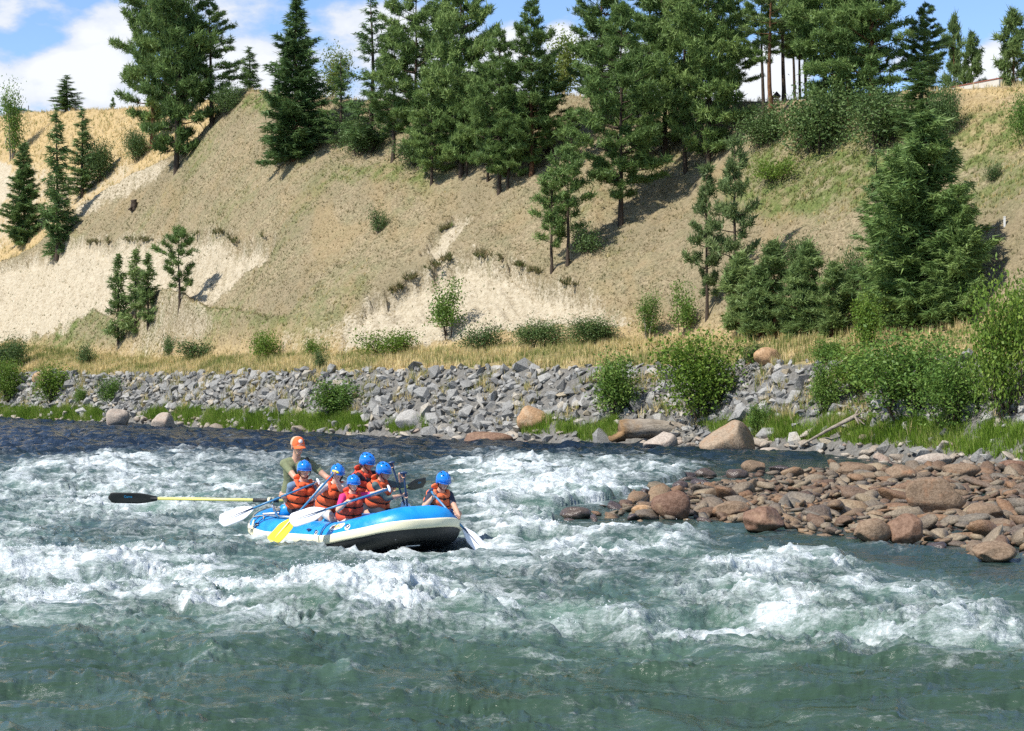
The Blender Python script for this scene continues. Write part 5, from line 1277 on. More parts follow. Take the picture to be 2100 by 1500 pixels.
# seams / lashing bands round the tube, d-rings, handles
def tube_pt(i_, a, r): return C3[i_] + r * (O3[i_] * math.cos(math.radians(a)) + np.array([0, 0, math.sin(math.radians(a))]))
def nearest_i(x, side):
    d = np.abs(cl[:, 0] - x) + 10 * (np.sign(cl[:, 1]) != side); return int(np.argmin(d))
for x, side in ((-1.62, -1), (-1.5, -1), (.92, -1), (-1.55, 1), (.95, 1)):
    i_ = nearest_i(x, side); limb("lashing_band", [tube_pt(i_, a, TR + .004) for a in range(-4, 150, 11)], [.009] * 14, M_DBLUE, raft, 6)
def disc(c, nrm, r, th, k=16):
    nrm = unit(np.array(nrm, float)); a = unit(np.cross(nrm, [0, 0, 1.0] if abs(nrm[2]) < .9 else [1.0, 0, 0])); b = np.cross(nrm, a); t_ = np.arange(k) * 6.2832 / k
    ring = np.cos(t_)[:, None] * a + np.sin(t_)[:, None] * b
    V = np.concatenate([c + ring * r, c + ring * r + nrm * th, [c + nrm * th]]); i = np.arange(k)
    return V, [np.stack([i, (i + 1) % k, (i + 1) % k + k, i + k], -1), np.stack([i + k, (i + 1) % k + k, 0 * i + 2 * k], -1)]
def d_ring(x, side, a, wide=.05):
    i_ = nearest_i(x, side); c = tube_pt(i_, a, TR - .004); nrm = tube_pt(i_, a, 1) - C3[i_]
    d = obj("d_ring", make_mesh("d_ring", *disc(c, nrm, wide, .010), False, [M_PATCH if a < 40 else M_DBLUE]), raft)
    t3 = np.array([*tang[i_], 0]); u3 = np.cross(nrm, t3); c2 = c + nrm * .018
    limb("ring", [c2 + t3 * .032 * math.cos(q) + u3 * .024 * math.sin(q) - u3 * .015 for q in np.linspace(0, 6.2832, 13)], [.006] * 13, M_DBLUE, d, 6)
d_ring(1.48, -1, 30); d_ring(.70, -1, 24, .042); d_ring(1.90, 1, 42, .055); d_ring(1.0, 1, 30)
for x in (-1.5, .45, -.55):
    i_ = nearest_i(x, -1); t3 = np.array([*tang[i_], 0]); c = tube_pt(i_, 34, TR + .004)
    limb("grab_handle", [c - t3 * .06, c - t3 * .03 + np.array([0, 0, .01]) + O3[i_] * .02, c + t3 * .03 + O3[i_] * .02, c + t3 * .06], [.012, .016, .016, .012], M_DBLUE, raft, 6)
# bow underside: white data plate, carry handle
def under(x, y): return np.array([x, y, .25 + float(kick(np.array(x))) - .247])
V = []; 
for x, y in ((1.60, .16), (1.60, -.06), (1.72, -.06), (1.72, .16)): V.append(under(x, y) - np.array([0, 0, .020]))
V = np.array(V); obj("data_plate", make_mesh("data_plate", np.concatenate([V, V + np.array([0, 0, .012])]), np.array([(0, 1, 2, 3), (4, 7, 6, 5), (0, 4, 5, 1), (1, 5, 6, 2), (2, 6, 7, 3), (3, 7, 4, 0)]), False, [M_METAL]), raft)
hp_ = [under(1.42, y) - np.array([0, 0, .02 + dz]) for y, dz in ((-.16, -.005), (-.13, .03), (0, .045), (.13, .03), (.16, -.005))]
limb("carry_handle", hp_, [.016, .012, .010, .012, .016], M_STRAKE, raft, 8)
# oval maker's patch with lettering on the near side of the bow
pc = nearest_i(1.20, -1)
seg_len = float(np.linalg.norm(cl[(pc + 1) % NP_] - cl[pc])); sgn = 1 if cl[(pc + 1) % NP_, 0] > cl[pc, 0] else -1
def patch_xyz(u, w, lift):
    fi = pc + sgn * u / seg_len; i0 = int(math.floor(fi)); f_ = fi - i0; a = 42 + math.degrees(w / TR)
    return tube_pt(i0 % NP_, a, TR + lift) * (1 - f_) + tube_pt((i0 + 1) % NP_, a, TR + lift) * f_
ov = [(0.0, 0.0)] + [(.17 * np.sign(math.cos(q)) * abs(math.cos(q)) ** .55, .055 * np.sign(math.sin(q)) * abs(math.sin(q)) ** .75) for q in np.linspace(0, 6.2832, 41)[:-1]]
V = np.array([patch_xyz(u, w, .005) for u, w in ov]); F = np.array([[0, 1 + q, 1 + (q + 1) % 40] for q in range(40)])
V2 = np.array([patch_xyz(u * .5, w * .5, .006) for u, w in ov[1:]])
Vp = np.concatenate([V[:1], V2, V[1:]]); Fp = [np.array([[0, 1 + q, 1 + (q + 1) % 40] for q in range(40)]), np.array([[1 + q, 41 + q, 41 + (q + 1) % 40, 1 + (q + 1) % 40] for q in range(40)])]
patch = obj("logo_patch", make_mesh("logo_patch", Vp, Fp, True, [M_PATCH]), raft)
def text_on(name, body, size, fn, mat, parent, x0=0.0):
    cu = bpy.data.curves.new(name, 'FONT'); cu.body = body; cu.size = size; cu.align_x = 'CENTER'; cu.align_y = 'CENTER'; cu.offset = size * .02
    tmp = bpy.data.objects.new(name, cu); COL.objects.link(tmp); bpy.context.view_layer.update()
    me = bpy.data.meshes.new_from_object(tmp.evaluated_get(bpy.context.evaluated_depsgraph_get())); bpy.data.objects.remove(tmp)
    for v_ in me.vertices: v_.co = Vector(fn(v_.co.x + x0, v_.co.y))
    me.materials.clear(); me.materials.append(mat); return obj(name, me, parent)
text_on("lettering", "ARO", .088, lambda u, w: patch_xyz(u, w, .010), M_LETTER, patch, .035)
text_on("lettering", "W", .080, lambda u, w: patch_xyz(u, w, .010), M_LETTER2, patch, -.105)
# perimeter rope and gear at the stern
iA = nearest_i(-1.35, -1); iB = nearest_i(-1.35, 1)
loop_i = [q % NP_ for q in (range(iA, iA + 60) if cl[(iA + 2) % NP_, 0] < cl[iA, 0] else range(iA, iA - 60, -1))]
loop_i = loop_i[: next((n_ for n_, q in enumerate(loop_i) if cl[q, 0] > -1.3 and cl[q, 1] > 0), 20)]
limb("stern_line", [tube_pt(q, 58 + 12 * math.sin(n_ * .9), TR + .016) for n_, q in enumerate(loop_i)], [.010] * len(loop_i), M_ROPE, raft, 6)
limb("stern_line", [tube_pt(q, 18 + 14 * math.cos(n_ * .7), TR + .016) for n_, q in enumerate(loop_i)], [.009] * len(loop_i), M_ROPE, raft, 6)
limb("bow_line_tail", [tube_pt(loop_i[3], 40, TR + .02), tube_pt(loop_i[2], 5, TR + .03), tube_pt(loop_i[2], -25, TR + .03)], [.018, .02, .03], M_STRAKE, raft, 6)
for c in ((-1.55, -.55, .60), (-1.66, -.42, .60), (-1.5, -.42, .64)):
    limb("rope_coil", [np.array(c) + np.array([.07 * math.cos(q), .07 * math.sin(q), .012 * q / 3]) for q in np.linspace(0, 18, 40)], [.013] * 40, M_ROPE, raft, 6)
# rowing frame
fr = obj("rowing_frame", None, raft)
for y in (-.72, .72): limb("rail", [(-1.75, y, .545), (-.60, y, .535)], [.024] * 2, M_METAL, fr, 10)
for x in (-1.72, -.64): limb("cross_bar", [(x, -.74, .56), (x, .74, .56)], [.024] * 2, M_METAL, fr, 10)
V, F = box(-1.78, -1.42, -.42, .32, .60, .68); obj("seat", make_mesh("seat", V, F, False, [M_BLACK]), fr)
for y in (-.30, .22): limb("seat_leg", [(-1.6, y, .40), (-1.6, y, .60)], [.02] * 2, M_METAL, fr, 8)
OARLOCK = {-1: (-1.12, -.84, .80), 1: (-1.12, .84, .80)}
for s_ in (-1, 1):
    x, y, z = OARLOCK[s_]; limb("oar_tower", [(x, y * .88, .52), (x, y * .96, .66), (x, y, .76)], [.022, .022, .016], M_METAL, fr, 8)
    limb("oarlock", [(x - .05, y, z + .05), (x - .045, y, z - .02), (x, y, z - .045), (x + .045, y, z - .02), (x + .05, y, z + .05)], [.010] * 5, M_STRAKE, fr, 8)
for q, c in enumerate([((-1.95, -.10, .50), (-1.40, -.50, .62))]):
    p, r_ = round_tube(c[0], c[1], .13); limb("dry_bag", p, r_, M_BLUE, raft, 14)

# ------------------------------------------------------------------ paddles and oars
def frame_from(axis, hint):
    a = axis.normalized(); s = hint - a * hint.dot(a); s.normalize(); return a, s, a.cross(s)
def blade_mesh(L, W, th, round_=0.35, neck=.03):
    """blade in local x (length), y (width), z (thickness): rounded outline, dished, with thickness"""
    n, k = 18, 9
    u = np.linspace(0, 1, n); w = W / 2 * np.minimum(1, neck / W * 2 + (1 - neck / W * 2) * np.sin(np.clip(u / .42, 0, 1) * math.pi / 2) ** 1.2) * np.where(u > 1 - round_ * .5, np.sqrt(np.maximum(0.02, 1 - ((u - (1 - round_ * .5)) / (round_ * .5)) ** 2.6)), 1)
    y = np.linspace(-1, 1, k)
    X = (u * L)[:, None] + 0 * y; Yb = w[:, None] * y; Z = 0.010 * (1 - y ** 2)[None] * np.sin(u * 3.14)[:, None]
    top = np.stack([X, Yb, Z + th / 2 * (1 - .8 * np.abs(y) ** 3)[None]], -1); bot = np.stack([X, Yb, Z - th / 2 * (1 - .8 * np.abs(y) ** 3)[None]], -1)
    idx = np.arange(n * k).reshape(n, k); Q = np.stack([idx[:-1, :-1], idx[1:, :-1], idx[1:, 1:], idx[:-1, 1:]], -1).reshape(-1, 4); N = n * k
    per = np.concatenate([idx[0, :], idx[1:, -1], idx[-1, -2::-1], idx[-2:0:-1, 0]]); per2 = np.roll(per, -1)
    return np.concatenate([top.reshape(-1, 3), bot.reshape(-1, 3)]), np.concatenate([Q, Q[:, ::-1] + N, np.stack([per, per2, per2 + N, per + N], -1)])
def paddle(label, G, T, shaft_mat, blade_mat, grip_mat, hint, blade_len=.55, blade_w=.24, stripe=None, name="paddle"):
    """grip end G, blade tip T (world); hint: direction the blade's width should lie along"""
    if hint is None: hint = (T - G).cross(Vector((-.35, -.88, .38)))
    ax, s, nn_ = frame_from(T - G, hint); L = (T - G).length
    e = empty(name, G); e.rotation_mode = 'QUATERNION'; e.rotation_quaternion = Matrix((ax, s, nn_)).transposed().to_quaternion()
    limb("shaft", [(0, 0, 0), (L * .5, 0, 0), (L - blade_len + .06, 0, 0)], [.0155] * 3, shaft_mat, e, 10)
    limb("grip", [(-.012, -.058, 0), (-.016, -.03, 0), (-.018, 0, 0), (-.016, .03, 0), (-.012, .058, 0)], [.013, .019, .021, .019, .013], grip_mat, e, 10)
    V, F = blade_mesh(blade_len, blade_w, .014); V[:, 0] += L - blade_len
    b = obj("blade", make_mesh("blade", V, F, True, [blade_mat]), e)
    for sg in (1, -1): limb("spine", [(L - blade_len + .0, 0, sg * .012), (L - blade_len * .5, 0, sg * .018), (L - .09, 0, sg * .010)], [.012, .006, .002], stripe or M_DSHAFT, b, 6)
    return tag(e, label, "paddle", "paddles held by the crew")
CAMDIR = Vector((0, -1, 0)); UPV = Vector((0, 0, 1))
def loc2w(x, y, z): return RM @ Vector((x, y, z))
PAD = {}
PAD['man'] = (at(651, 989, 31.35), at(450, 1071, 31.15))
PAD['woman'] = (at(687, 969, 30.75), at(557, 1112, 29.75))
PAD['child'] = (at(796, 1003, 30.15), at(594, 1070, 29.95))
PAD['dark'] = (at(803, 951, 32.3), at(846, 1085, 32.9))
PAD['grey'] = (at(828, 972, 31.7), at(842, 1095, 32.2))
PAD['right'] = (at(884, 1008, 30.45), at(1000, 1140, 30.15))
paddle("white-bladed blue paddle reaching left of the raft, held by the man in the blue shirt", *PAD['man'], M_SHAFT, M_WBLADE, M_WBLADE, None)
paddle("yellow-bladed blue paddle dipping between the two white blades", *PAD['woman'], M_SHAFT, M_YEL, M_YEL, None, stripe=M_WBLADE)
paddle("white-bladed blue paddle crossing in front of the person in pink", *PAD['child'], M_SHAFT, M_WBLADE, M_WBLADE, None)
paddle("dark upright paddle of the rear paddler on the far side", *PAD['dark'], M_DSHAFT, M_WBLADE, M_DSHAFT, Vector((1, 0, 0)))
paddle("dark upright paddle of the grey-sleeved paddler", *PAD['grey'], M_DSHAFT, M_WBLADE, M_DSHAFT, Vector((1, 0, 0)))
paddle("pale-bladed dark blue paddle entering the water at the bow", *PAD['right'], M_SHAFT, M_WBLADE, M_DSHAFT, Vector((.9, .2, .1)), blade_w=.20)
def oar(label, G, lock, tip, hint):
    ax, s, nn_ = frame_from(tip - G, hint); L = (tip - G).length; Ll = (lock - G).length; bl = .80
    e = empty("oar", G); e.rotation_mode = 'QUATERNION'; e.rotation_quaternion = Matrix((ax, s, nn_)).transposed().to_quaternion()
    limb("handle", [(0, 0, 0), (.16, 0, 0)], [.019, .019], M_BLACK, e, 10)
    limb("shaft", [(.16, 0, 0), (L - bl - .02, 0, 0)], [.026, .025], M_LYEL, e, 12)
    limb("sleeve", [(Ll - .12, 0, 0), (Ll + .30, 0, 0)], [.032, .032], M_BLACK, e, 12); limb("stopper", [(Ll + .02, 0, 0), (Ll + .06, 0, 0)], [.046, .046], M_STRAKE, e, 12)
    limb("ferrule", [(L - bl - .12, 0, 0), (L - bl + .1, 0, 0)], [.020, .020], M_BLACK, e, 10)
    V, F = blade_mesh(bl, .185, .016, .25, .04); V[:, 0] += L - bl; b = obj("blade", make_mesh("blade", V, F, True, [M_BLACK]), e)
    sg = 1 if (nn_.dot(Vector((0, -1, .1))) > 0) else -1
    text_on("lettering", "Carve", .055, lambda u, w: (L - bl * .42 + sg * u, .03 + w, sg * .021), M_CYAN, b)
    return tag(e, label, "oar", "oars of the raft")
LK = {s_: loc2w(*OARLOCK[s_]) for s_ in (-1, 1)}
tipL = at(222, 1021, 32.6); dirL = (tipL - LK[-1]).normalized(); GL = LK[-1] - dirL * .78
tipR = at(873, 989, 35.2); dirR = (tipR - LK[1]).normalized(); GR = LK[1] - dirR * .75
oar("long yellow oar with black blade reaching far left of the raft", GL, LK[-1], tipL, Vector((0, -.35, .95)))
oar("yellow oar on the far side showing only its black blade", GR, LK[1], tipR, Vector((.3, 0, 1)))

# ------------------------------------------------------------------ people
def skin_mat(name, c):
    t = NT(name); n = t.noise(t.pos(obj=True), 14, 4)
    return t.done(t.bsdf(t.mix(n, tuple(x * .9 for x in c), tuple(min(1, x * 1.1) for x in c)), .55, None, .35, **{'Subsurface Weight': .12, 'Subsurface Radius': (.02, .008, .004)}))
def cloth(name, c, rough=.85):
    t = NT(name); v = t.pos(obj=True); n = t.noise(v, 9, 5, .65, .5)
    return t.done(t.bsdf(t.mix(n, tuple(x * .72 for x in c), tuple(min(1, x * 1.2) for x in c)), rough, t.bump(n, .5, .03), .15))
M_SKIN = skin_mat("skin", (.56, .33, .23)); M_SKIN2 = skin_mat("pale_skin", (.66, .42, .32)); M_HAIR = simple_mat("brown_hair", (.055, .033, .02), .6, .4, .3, 40); M_EYE = simple_mat("eye_dark", (.02, .015, .012), .2)
M_LIP = simple_mat("lips", (.36, .13, .11), .5); M_TEETH = simple_mat("teeth", (.75, .72, .66), .3); M_SHADES = simple_mat("sunglasses", (.012, .012, .015), .12)
M_ORVEST = cloth("orange_vest_nylon", (.80, .135, .05), .6); M_STRAP = cloth("black_webbing", (.02, .02, .022), .7); M_HELMET = paint_mat("blue_helmet_plastic", (.008, .19, .66), .16, .5, .6)
M_VEST2 = cloth("red_orange_vest_nylon", (.72, .095, .05), .6); M_VEST3 = cloth("faded_orange_vest_nylon", (.82, .19, .075), .6)
M_OLIVE = cloth("olive_shirt", (.20, .22, .125)); M_BSHIRT = cloth("blue_grey_shirt", (.17, .25, .36)); M_WSHIRT = cloth("white_shirt", (.66, .62, .58)); M_PINK = cloth("pink_shirt", (.75, .05, .20)); M_DARKS = cloth("dark_shirt", (.035, .032, .045)); M_GREYS = cloth("grey_green_shirt", (.11, .15, .145)); M_NAVY = cloth("navy_shirt", (.05, .055, .08))
M_SHORTS = cloth("navy_shorts", (.035, .04, .055)); M_KHAKI = cloth("pale_shorts", (.58, .55, .50)); M_BEIGE = cloth("beige_mesh", (.55, .42, .30)); M_ORCAP = cloth("orange_cap", (.82, .17, .06)); M_CAPW = cloth("white_badge", (.8, .78, .74))

def sph_cone(p0, r0, p1, r1, k=12, rings=5):
    """closed rounded cone"""
    p0, p1 = np.array(p0, float), np.array(p1, float); d = p1 - p0; L = np.linalg.norm(d); d = d / max(L, 1e-6)
    a = unit(np.cross(d, [0, 0, 1.0] if abs(d[2]) < .9 else [1.0, 0, 0])); b = np.cross(d, a); t_ = np.arange(k) * 6.2832 / k; ring = np.cos(t_)[:, None] * a + np.sin(t_)[:, None] * b
    V = [p0 - d * r0]; 
    for q in range(1, rings): th = -math.pi / 2 + q * math.pi / 2 / rings; V += list(p0 + d * r0 * math.sin(th) + ring * r0 * math.cos(th))
    V += list(p0 + ring * r0); V += list(p1 + ring * r1)
    for q in range(1, rings): th = q * math.pi / 2 / rings; V += list(p1 + d * r1 * math.sin(th) + ring * r1 * math.cos(th))
    V.append(p1 + d * r1); nr_ = 2 * rings; F3, F4 = [], []
    for q in range(k): F3.append((0, 1 + (q + 1) % k, 1 + q))
    for r_ in range(nr_ - 1):
        for q in range(k): F4.append((1 + r_ * k + q, 1 + r_ * k + (q + 1) % k, 1 + (r_ + 1) * k + (q + 1) % k, 1 + (r_ + 1) * k + q))
    last = 1 + nr_ * k; base_ = 1 + (nr_ - 1) * k
    for q in range(k): F3.append((base_ + q, base_ + (q + 1) % k, last))
    return np.array(V), F3, F4
def ellipsoid(c, axes, k=14, n=9):
    """axes: three vectors"""
    A = np.array([list(a) for a in axes], float); V = [];
    for i_ in range(n + 1):
        th = math.pi * i_ / n
        for q in range(k): ph = 6.2832 * q / k; V.append(np.array(c) + math.sin(th) * math.cos(ph) * A[0] + math.sin(th) * math.sin(ph) * A[1] + math.cos(th) * A[2])
    F4 = [(i_ * k + q, (i_ + 1) * k + q, (i_ + 1) * k + (q + 1) % k, i_ * k + (q + 1) % k) for i_ in range(n) for q in range(k)]
    return np.array(V), [], F4
class Soup:
    def __init__(s): s.V, s.F3, s.F4, s.n, s.prims, s.m3, s.m4 = [], [], [], 0, [], [], []
    def put(s, vf, mi=0):
        V, F3, F4 = vf; s.V.append(V); s.F3 += [tuple(x + s.n for x in f) for f in F3]; s.F4 += [tuple(x + s.n for x in f) for f in F4]; s.m3 += [mi] * len(F3); s.m4 += [mi] * len(F4); s.n += len(V)
    def cone(s, p0, r0, p1, r1, mi, k=12):
        s.put(sph_cone(p0, r0, p1, r1, k), mi); s.prims.append((np.array(p0, float), np.array(p1, float), r0, r1, mi))
    def mesh(s, name, mats=None):
        return make_mesh(name, np.concatenate(s.V), [np.array(s.F3), np.array(s.F4)] if s.F3 else [np.array(s.F4)], True, mats, (s.m3 + s.m4) if s.F3 else s.m4)
def remesh(me, voxel):
    o = bpy.data.objects.new("tmp", me); COL.objects.link(o)
    m = o.modifiers.new("r", 'REMESH'); m.mode = 'VOXEL'; m.voxel_size = voxel
    s_ = o.modifiers.new("s", 'SMOOTH'); s_.factor = .5; s_.iterations = 4
    bpy.context.view_layer.update(); out = bpy.data.meshes.new_from_object(o.evaluated_get(bpy.context.evaluated_depsgraph_get())); bpy.data.objects.remove(o)
    n = len(out.vertices); v = np.empty(n * 3, np.float32); out.vertices.foreach_get('co', v); V = v.reshape(-1, 3).astype(float)
    nl = len(out.loops); li = np.empty(nl, np.int32); out.loops.foreach_get('vertex_index', li); F = li.reshape(-1, 4)
    bpy.data.meshes.remove(out); return V, F
def ik(S, Hn, l1, l2, pole):
    d = Hn - S; D = d.length; D2 = min(D, (l1 + l2) * .995); dn = d.normalized(); Hn = S + dn * D2
    a = (l1 * l1 - l2 * l2 + D2 * D2) / (2 * D2); h = math.sqrt(max(0, l1 * l1 - a * a)); pv = pole - dn * pole.dot(dn)
    pv = pv.normalized() if pv.length > 1e-4 else Vector((0, 0, -1)); return S + dn * a + pv * h, Hn

def hand(soup, wrist, grip, axis, mi, s=1.0):
    """palm and five fingers closed round a shaft through grip along axis"""
    axis = axis.normalized(); w = wrist - grip; w = (w - axis * w.dot(axis)); w = w.normalized() if w.length > 1e-4 else Vector((0, 0, -1)); b = axis.cross(w)
    palm = grip + w * .030 * s
    for t_ in (-.030, -.010, .010, .030): soup.cone(wrist.lerp(palm, .25), .022 * s, palm + axis * t_ * s, .014 * s, mi, 8)
    for k_, (t_, ln) in enumerate(((-.033, .85), (-.011, 1.0), (.011, .97), (.033, .8))):
        prev = palm + axis * t_ * s
        for q in (55, 115, 175):
            a_ = math.radians(q * ln); p = grip + axis * t_ * s + (w * math.cos(a_) + b * math.sin(a_)) * .027 * s; soup.cone(prev, .0095 * s, p, .0088 * s, mi, 7); prev = p
    th0 = palm + axis * .034 * s - b * .012 * s; th1 = grip + axis * .040 * s - b * .030 * s; th2 = grip + axis * .030 * s - b * .026 * s - w * .020 * s
    soup.cone(th0, .012 * s, th1, .0105 * s, mi, 7); soup.cone(th1, .0105 * s, th2, .009 * s, mi, 7)

def person(label, H, N, face, body_f, hands, s=1.0, sleeve='short', shirt=M_BSHIRT, shorts=M_SHORTS, skin=M_SKIN, vest=True, headgear='helmet', tilt=0.0, shades=False, knees=None, feet=None, long_hair=False, elbow_out=.5, nod=0.0, vest_mat=None):
    """H hip centre, N neck base, face/body_f directions, hands [(left point, shaft axis), (right ...)] - all world"""
    f = Vector((body_f.x, body_f.y, 0)).normalized(); l = Vector((-f.y, f.x, 0)); up = (N - H).normalized(); fw = (l.cross(up)).normalized(); 
    mats = [skin, shirt, shorts, M_HAIR, M_EYE, M_LIP, M_TEETH]; SK, SH, PA, HA, EY, LI, TE = range(7)
    org = Vector((H.x, H.y, H.z - .13 * s)); b = Soup(); tl = (N - H).length
    waist = H.lerp(N, .36) - fw * .005; chest = H.lerp(N, .74) + fw * .012
    # torso: overlapping rounded cones side by side give an oval section
    for sx in (-1, 1):
        b.cone(H + l * sx * .075 * s, .108 * s, waist + l * sx * .055 * s, .098 * s, SH); b.cone(waist + l * sx * .055 * s, .098 * s, chest + l * sx * .075 * s, .108 * s, SH)
        b.cone(chest + l * sx * .075 * s, .105 * s, N + l * sx * .06 * s - up * .07 * s, .065 * s, SH)
    hd = (N + up * .02 - fw * .0); face = face.normalized(); hup = (up * .45 + Vector((0, 0, 1)) * .75 + f * nod).normalized(); hl = hup.cross(face).normalized(); hf = hl.cross(hup).normalized()
    hc = N + hup * .165 * s + hf * .03 * s
    b.cone(N - up * .05 * s, .062 * s, N + hup * .09 * s + hf * .012 * s, .052 * s, SK)
    S_ = {}
    for sx, (hp2, ax2) in zip((1, -1), hands):
        sh = N - up * .075 * s + l * sx * .175 * s; reach = hp2 - sh
        sh = sh + reach.normalized() * .03 * s
        pole = (Vector((0, 0, -1)) * .7 + l * sx * elbow_out - f * .25)
        gw = hp2 - sh; a_ = ax2.normalized(); side = gw - a_ * gw.dot(a_); side = side.normalized() if side.length > 1e-3 else Vector((0, 0, 1))
        wr_t = hp2 - side * .085 * s
        el, wr = ik(sh, wr_t, .285 * s, .255 * s, pole)
        b.cone(N - up * .07 * s + l * sx * .08 * s, .07 * s, sh, .066 * s, SH)
        mid = sh.lerp(el, .62); sl2 = SH
        b.cone(sh, .062 * s, mid, .053 * s, SH); b.cone(mid, .048 * s if sleeve == 'short' else .05 * s, el, .042 * s, SH if sleeve == 'long' else SK)
        fm_ = el.lerp(wr, .35); b.cone(el, .042 * s, fm_, .043 * s, SH if sleeve == 'long' else SK); b.cone(fm_, .042 * s, wr, .028 * s, SH if sleeve == 'longest' else SK)
        S_[sx] = (wr, wr + (hp2 - wr_t), a_)
    for sx in (1, -1):
        hj = H + l * sx * .095 * s - up * .02
        kn = knees[0 if sx == 1 else 1] if knees else hj + f * .40 * s + l * sx * .06 * s + Vector((0, 0, .03))
        if feet: ft = feet[0 if sx == 1 else 1]
        else: ft = kn - f * .06 * s + Vector((0, 0, -.40 * s))
        k2, f2 = ik(hj, ft, .42 * s, .41 * s, (kn - hj.lerp(ft, .5)))
        cut = hj.lerp(k2, .70)
        b.cone(hj, .098 * s, cut, .080 * s, PA); b.cone(cut, .070 * s, k2, .056 * s, SK); cf = k2.lerp(f2, .32); b.cone(k2, .056 * s, cf, .058 * s, SK); b.cone(cf, .056 * s, f2, .036 * s, SK)
        b.cone(f2, .038 * s, f2 + f * .15 * s - Vector((0, 0, .03)), .032 * s, HA)
    # head: skull, jaw, brow, nose, ears
    b.cone(hc + hup * .025 * s - hf * .018 * s, .090 * s, hc + hup * .022 * s + hf * .022 * s, .082 * s, SK, 16)
    b.cone(hc + hf * .030 * s - hup * .03 * s, .066 * s, hc + hf * .052 * s - hup * .085 * s, .036 * s, SK)
    b.cone(hc + hf * .088 * s + hup * .012 * s, .012 * s, hc + hf * .112 * s - hup * .028 * s, .016 * s, SK, 8)
    b.cone(hc + hf * .080 * s + hup * .030 * s + hl * .035 * s, .014 * s, hc + hf * .080 * s + hup * .030 * s - hl * .035 * s, .014 * s, SK, 8)
    for sx in (1, -1): b.cone(hc + hl * sx * .086 * s + hup * .015 * s, .014 * s, hc + hl * sx * .088 * s - hup * .03 * s, .012 * s, SK, 8)
    prims = b.prims
    V, F = remesh(b.mesh("tmp"), .0115)
    cen = V[F].mean(1); best = np.full(len(F), 1e9); mi = np.zeros(len(F), int)
    for p0, p1, r0, r1, m_ in prims:
        d = p1 - p0; t_ = np.clip(((cen - p0) @ d) / (d @ d + 1e-9), 0, 1); dist = np.linalg.norm(cen - p0 - t_[:, None] * d, axis=1) - (r0 + t_ * (r1 - r0))
        c_ = dist < best; best = np.where(c_, dist, best); mi = np.where(c_, m_, mi)
    ex = Soup()
    for sx in (1, -1): hand(ex, S_[sx][0], S_[sx][1], S_[sx][2], SK, s)
    for sx in (1, -1): ex.put(ellipsoid(hc + hf * .082 * s + hl * sx * .033 * s + hup * .008 * s, (hl * .014 * s, hf * .008 * s, hup * .008 * s), 8, 6), EY)
    ex.put(ellipsoid(hc + hf * .088 * s - hup * .058 * s, (hl * .026 * s, hf * .009 * s, hup * .010 * s), 10, 6), LI); ex.put(ellipsoid(hc + hf * .093 * s - hup * .057 * s, (hl * .019 * s, hf * .006 * s, hup * .005 * s), 8, 5), TE)
    n0 = len(V); EV = np.concatenate(ex.V); fl = [F, np.array(ex.F4) + n0] + ([np.array(ex.F3) + n0] if ex.F3 else []); ml = list(mi) + ex.m4 + ex.m3
    e = empty("person", org); o3 = np.array(org)
    obj("body", make_mesh("body", np.concatenate([V, EV]) - o3, fl, True, mats, ml), e)
    def sub(name, vf_list, mat, parent):
        q = Soup(); [q.put(x) for x in vf_list]; m_ = q.mesh(name, [mat]); 
        co = np.concatenate(q.V) - o3; m_.vertices.foreach_set('co', co.astype(np.float32).ravel()); m_.update(); return obj(name, m_, parent)
    # hair
    hv = [ellipsoid(hc + hup * .04 * s - hf * .022 * s, (hl * .094 * s, hf * .098 * s, hup * .088 * s), 16, 10)]
    if long_hair: hv += [sph_cone(hc - hf * .07 * s, .06 * s, hc - hf * .085 * s - hup * .16 * s, .035 * s), sph_cone(hc - hf * .03 * s + hl * .06 * s, .04 * s, hc - hf * .03 * s + hl * .07 * s - hup * .14 * s, .022 * s)]
    sub("hair", hv, M_HAIR, e)
    if shades:
        sub("sunglasses", [sph_cone(hc + hf * .092 * s + hup * .008 * s + hl * sx * .018 * s, .016 * s, hc + hf * .088 * s + hup * .008 * s + hl * sx * .048 * s, .015 * s, 10) for sx in (1, -1)] + [sph_cone(hc + hl * sx * .055 * s + hf * .08 * s + hup * .012 * s, .004, hc + hl * sx * .088 * s + hup * .015 * s, .004, 6) for sx in (1, -1)], M_SHADES, e)
    cA = hc + hup * .030 * s - hf * .012 * s
    if headgear == 'helmet':
        k, n = 28, 10; V = []
        for th_ in np.linspace(0, 1, n):
            for q in range(k):
                ph = 6.2832 * q / k; fr_ = math.cos(ph); low = (-.02 if fr_ > .35 else -.02 - .062 * min(1, (.35 - fr_) / .35)) * s      # down over ears and nape
                zt = .118 * s; z_ = low + (zt - low) * math.sin(th_ * math.pi / 2); rr_ = math.sqrt(max(0, 1 - (max(z_, 0) / zt) ** 2.2)) if z_ > 0 else 1.0 - .05 * (z_ / low) ** 2
                V.append(cA + hup * z_ + (hf * math.cos(ph) * .132 + hl * math.sin(ph) * .112) * s * max(rr_, .02))
        V = np.array([list(x) for x in V]); Vin = np.array(cA) + (V - np.array(cA)) * .93
        idx = np.arange(n * k).reshape(n, k); nx = np.roll(idx, -1, 1)
        Q = np.stack([idx[:-1], nx[:-1], nx[1:], idx[1:]], -1).reshape(-1, 4); Q2 = Q[:, ::-1] + n * k; rim_ = np.stack([nx[0], idx[0], idx[0] + n * k, nx[0] + n * k], -1)
        he2 = obj("helmet", make_mesh("helmet", np.concatenate([V, Vin]) - o3, np.concatenate([Q, Q2, rim_]), True, [M_HELMET]), e)
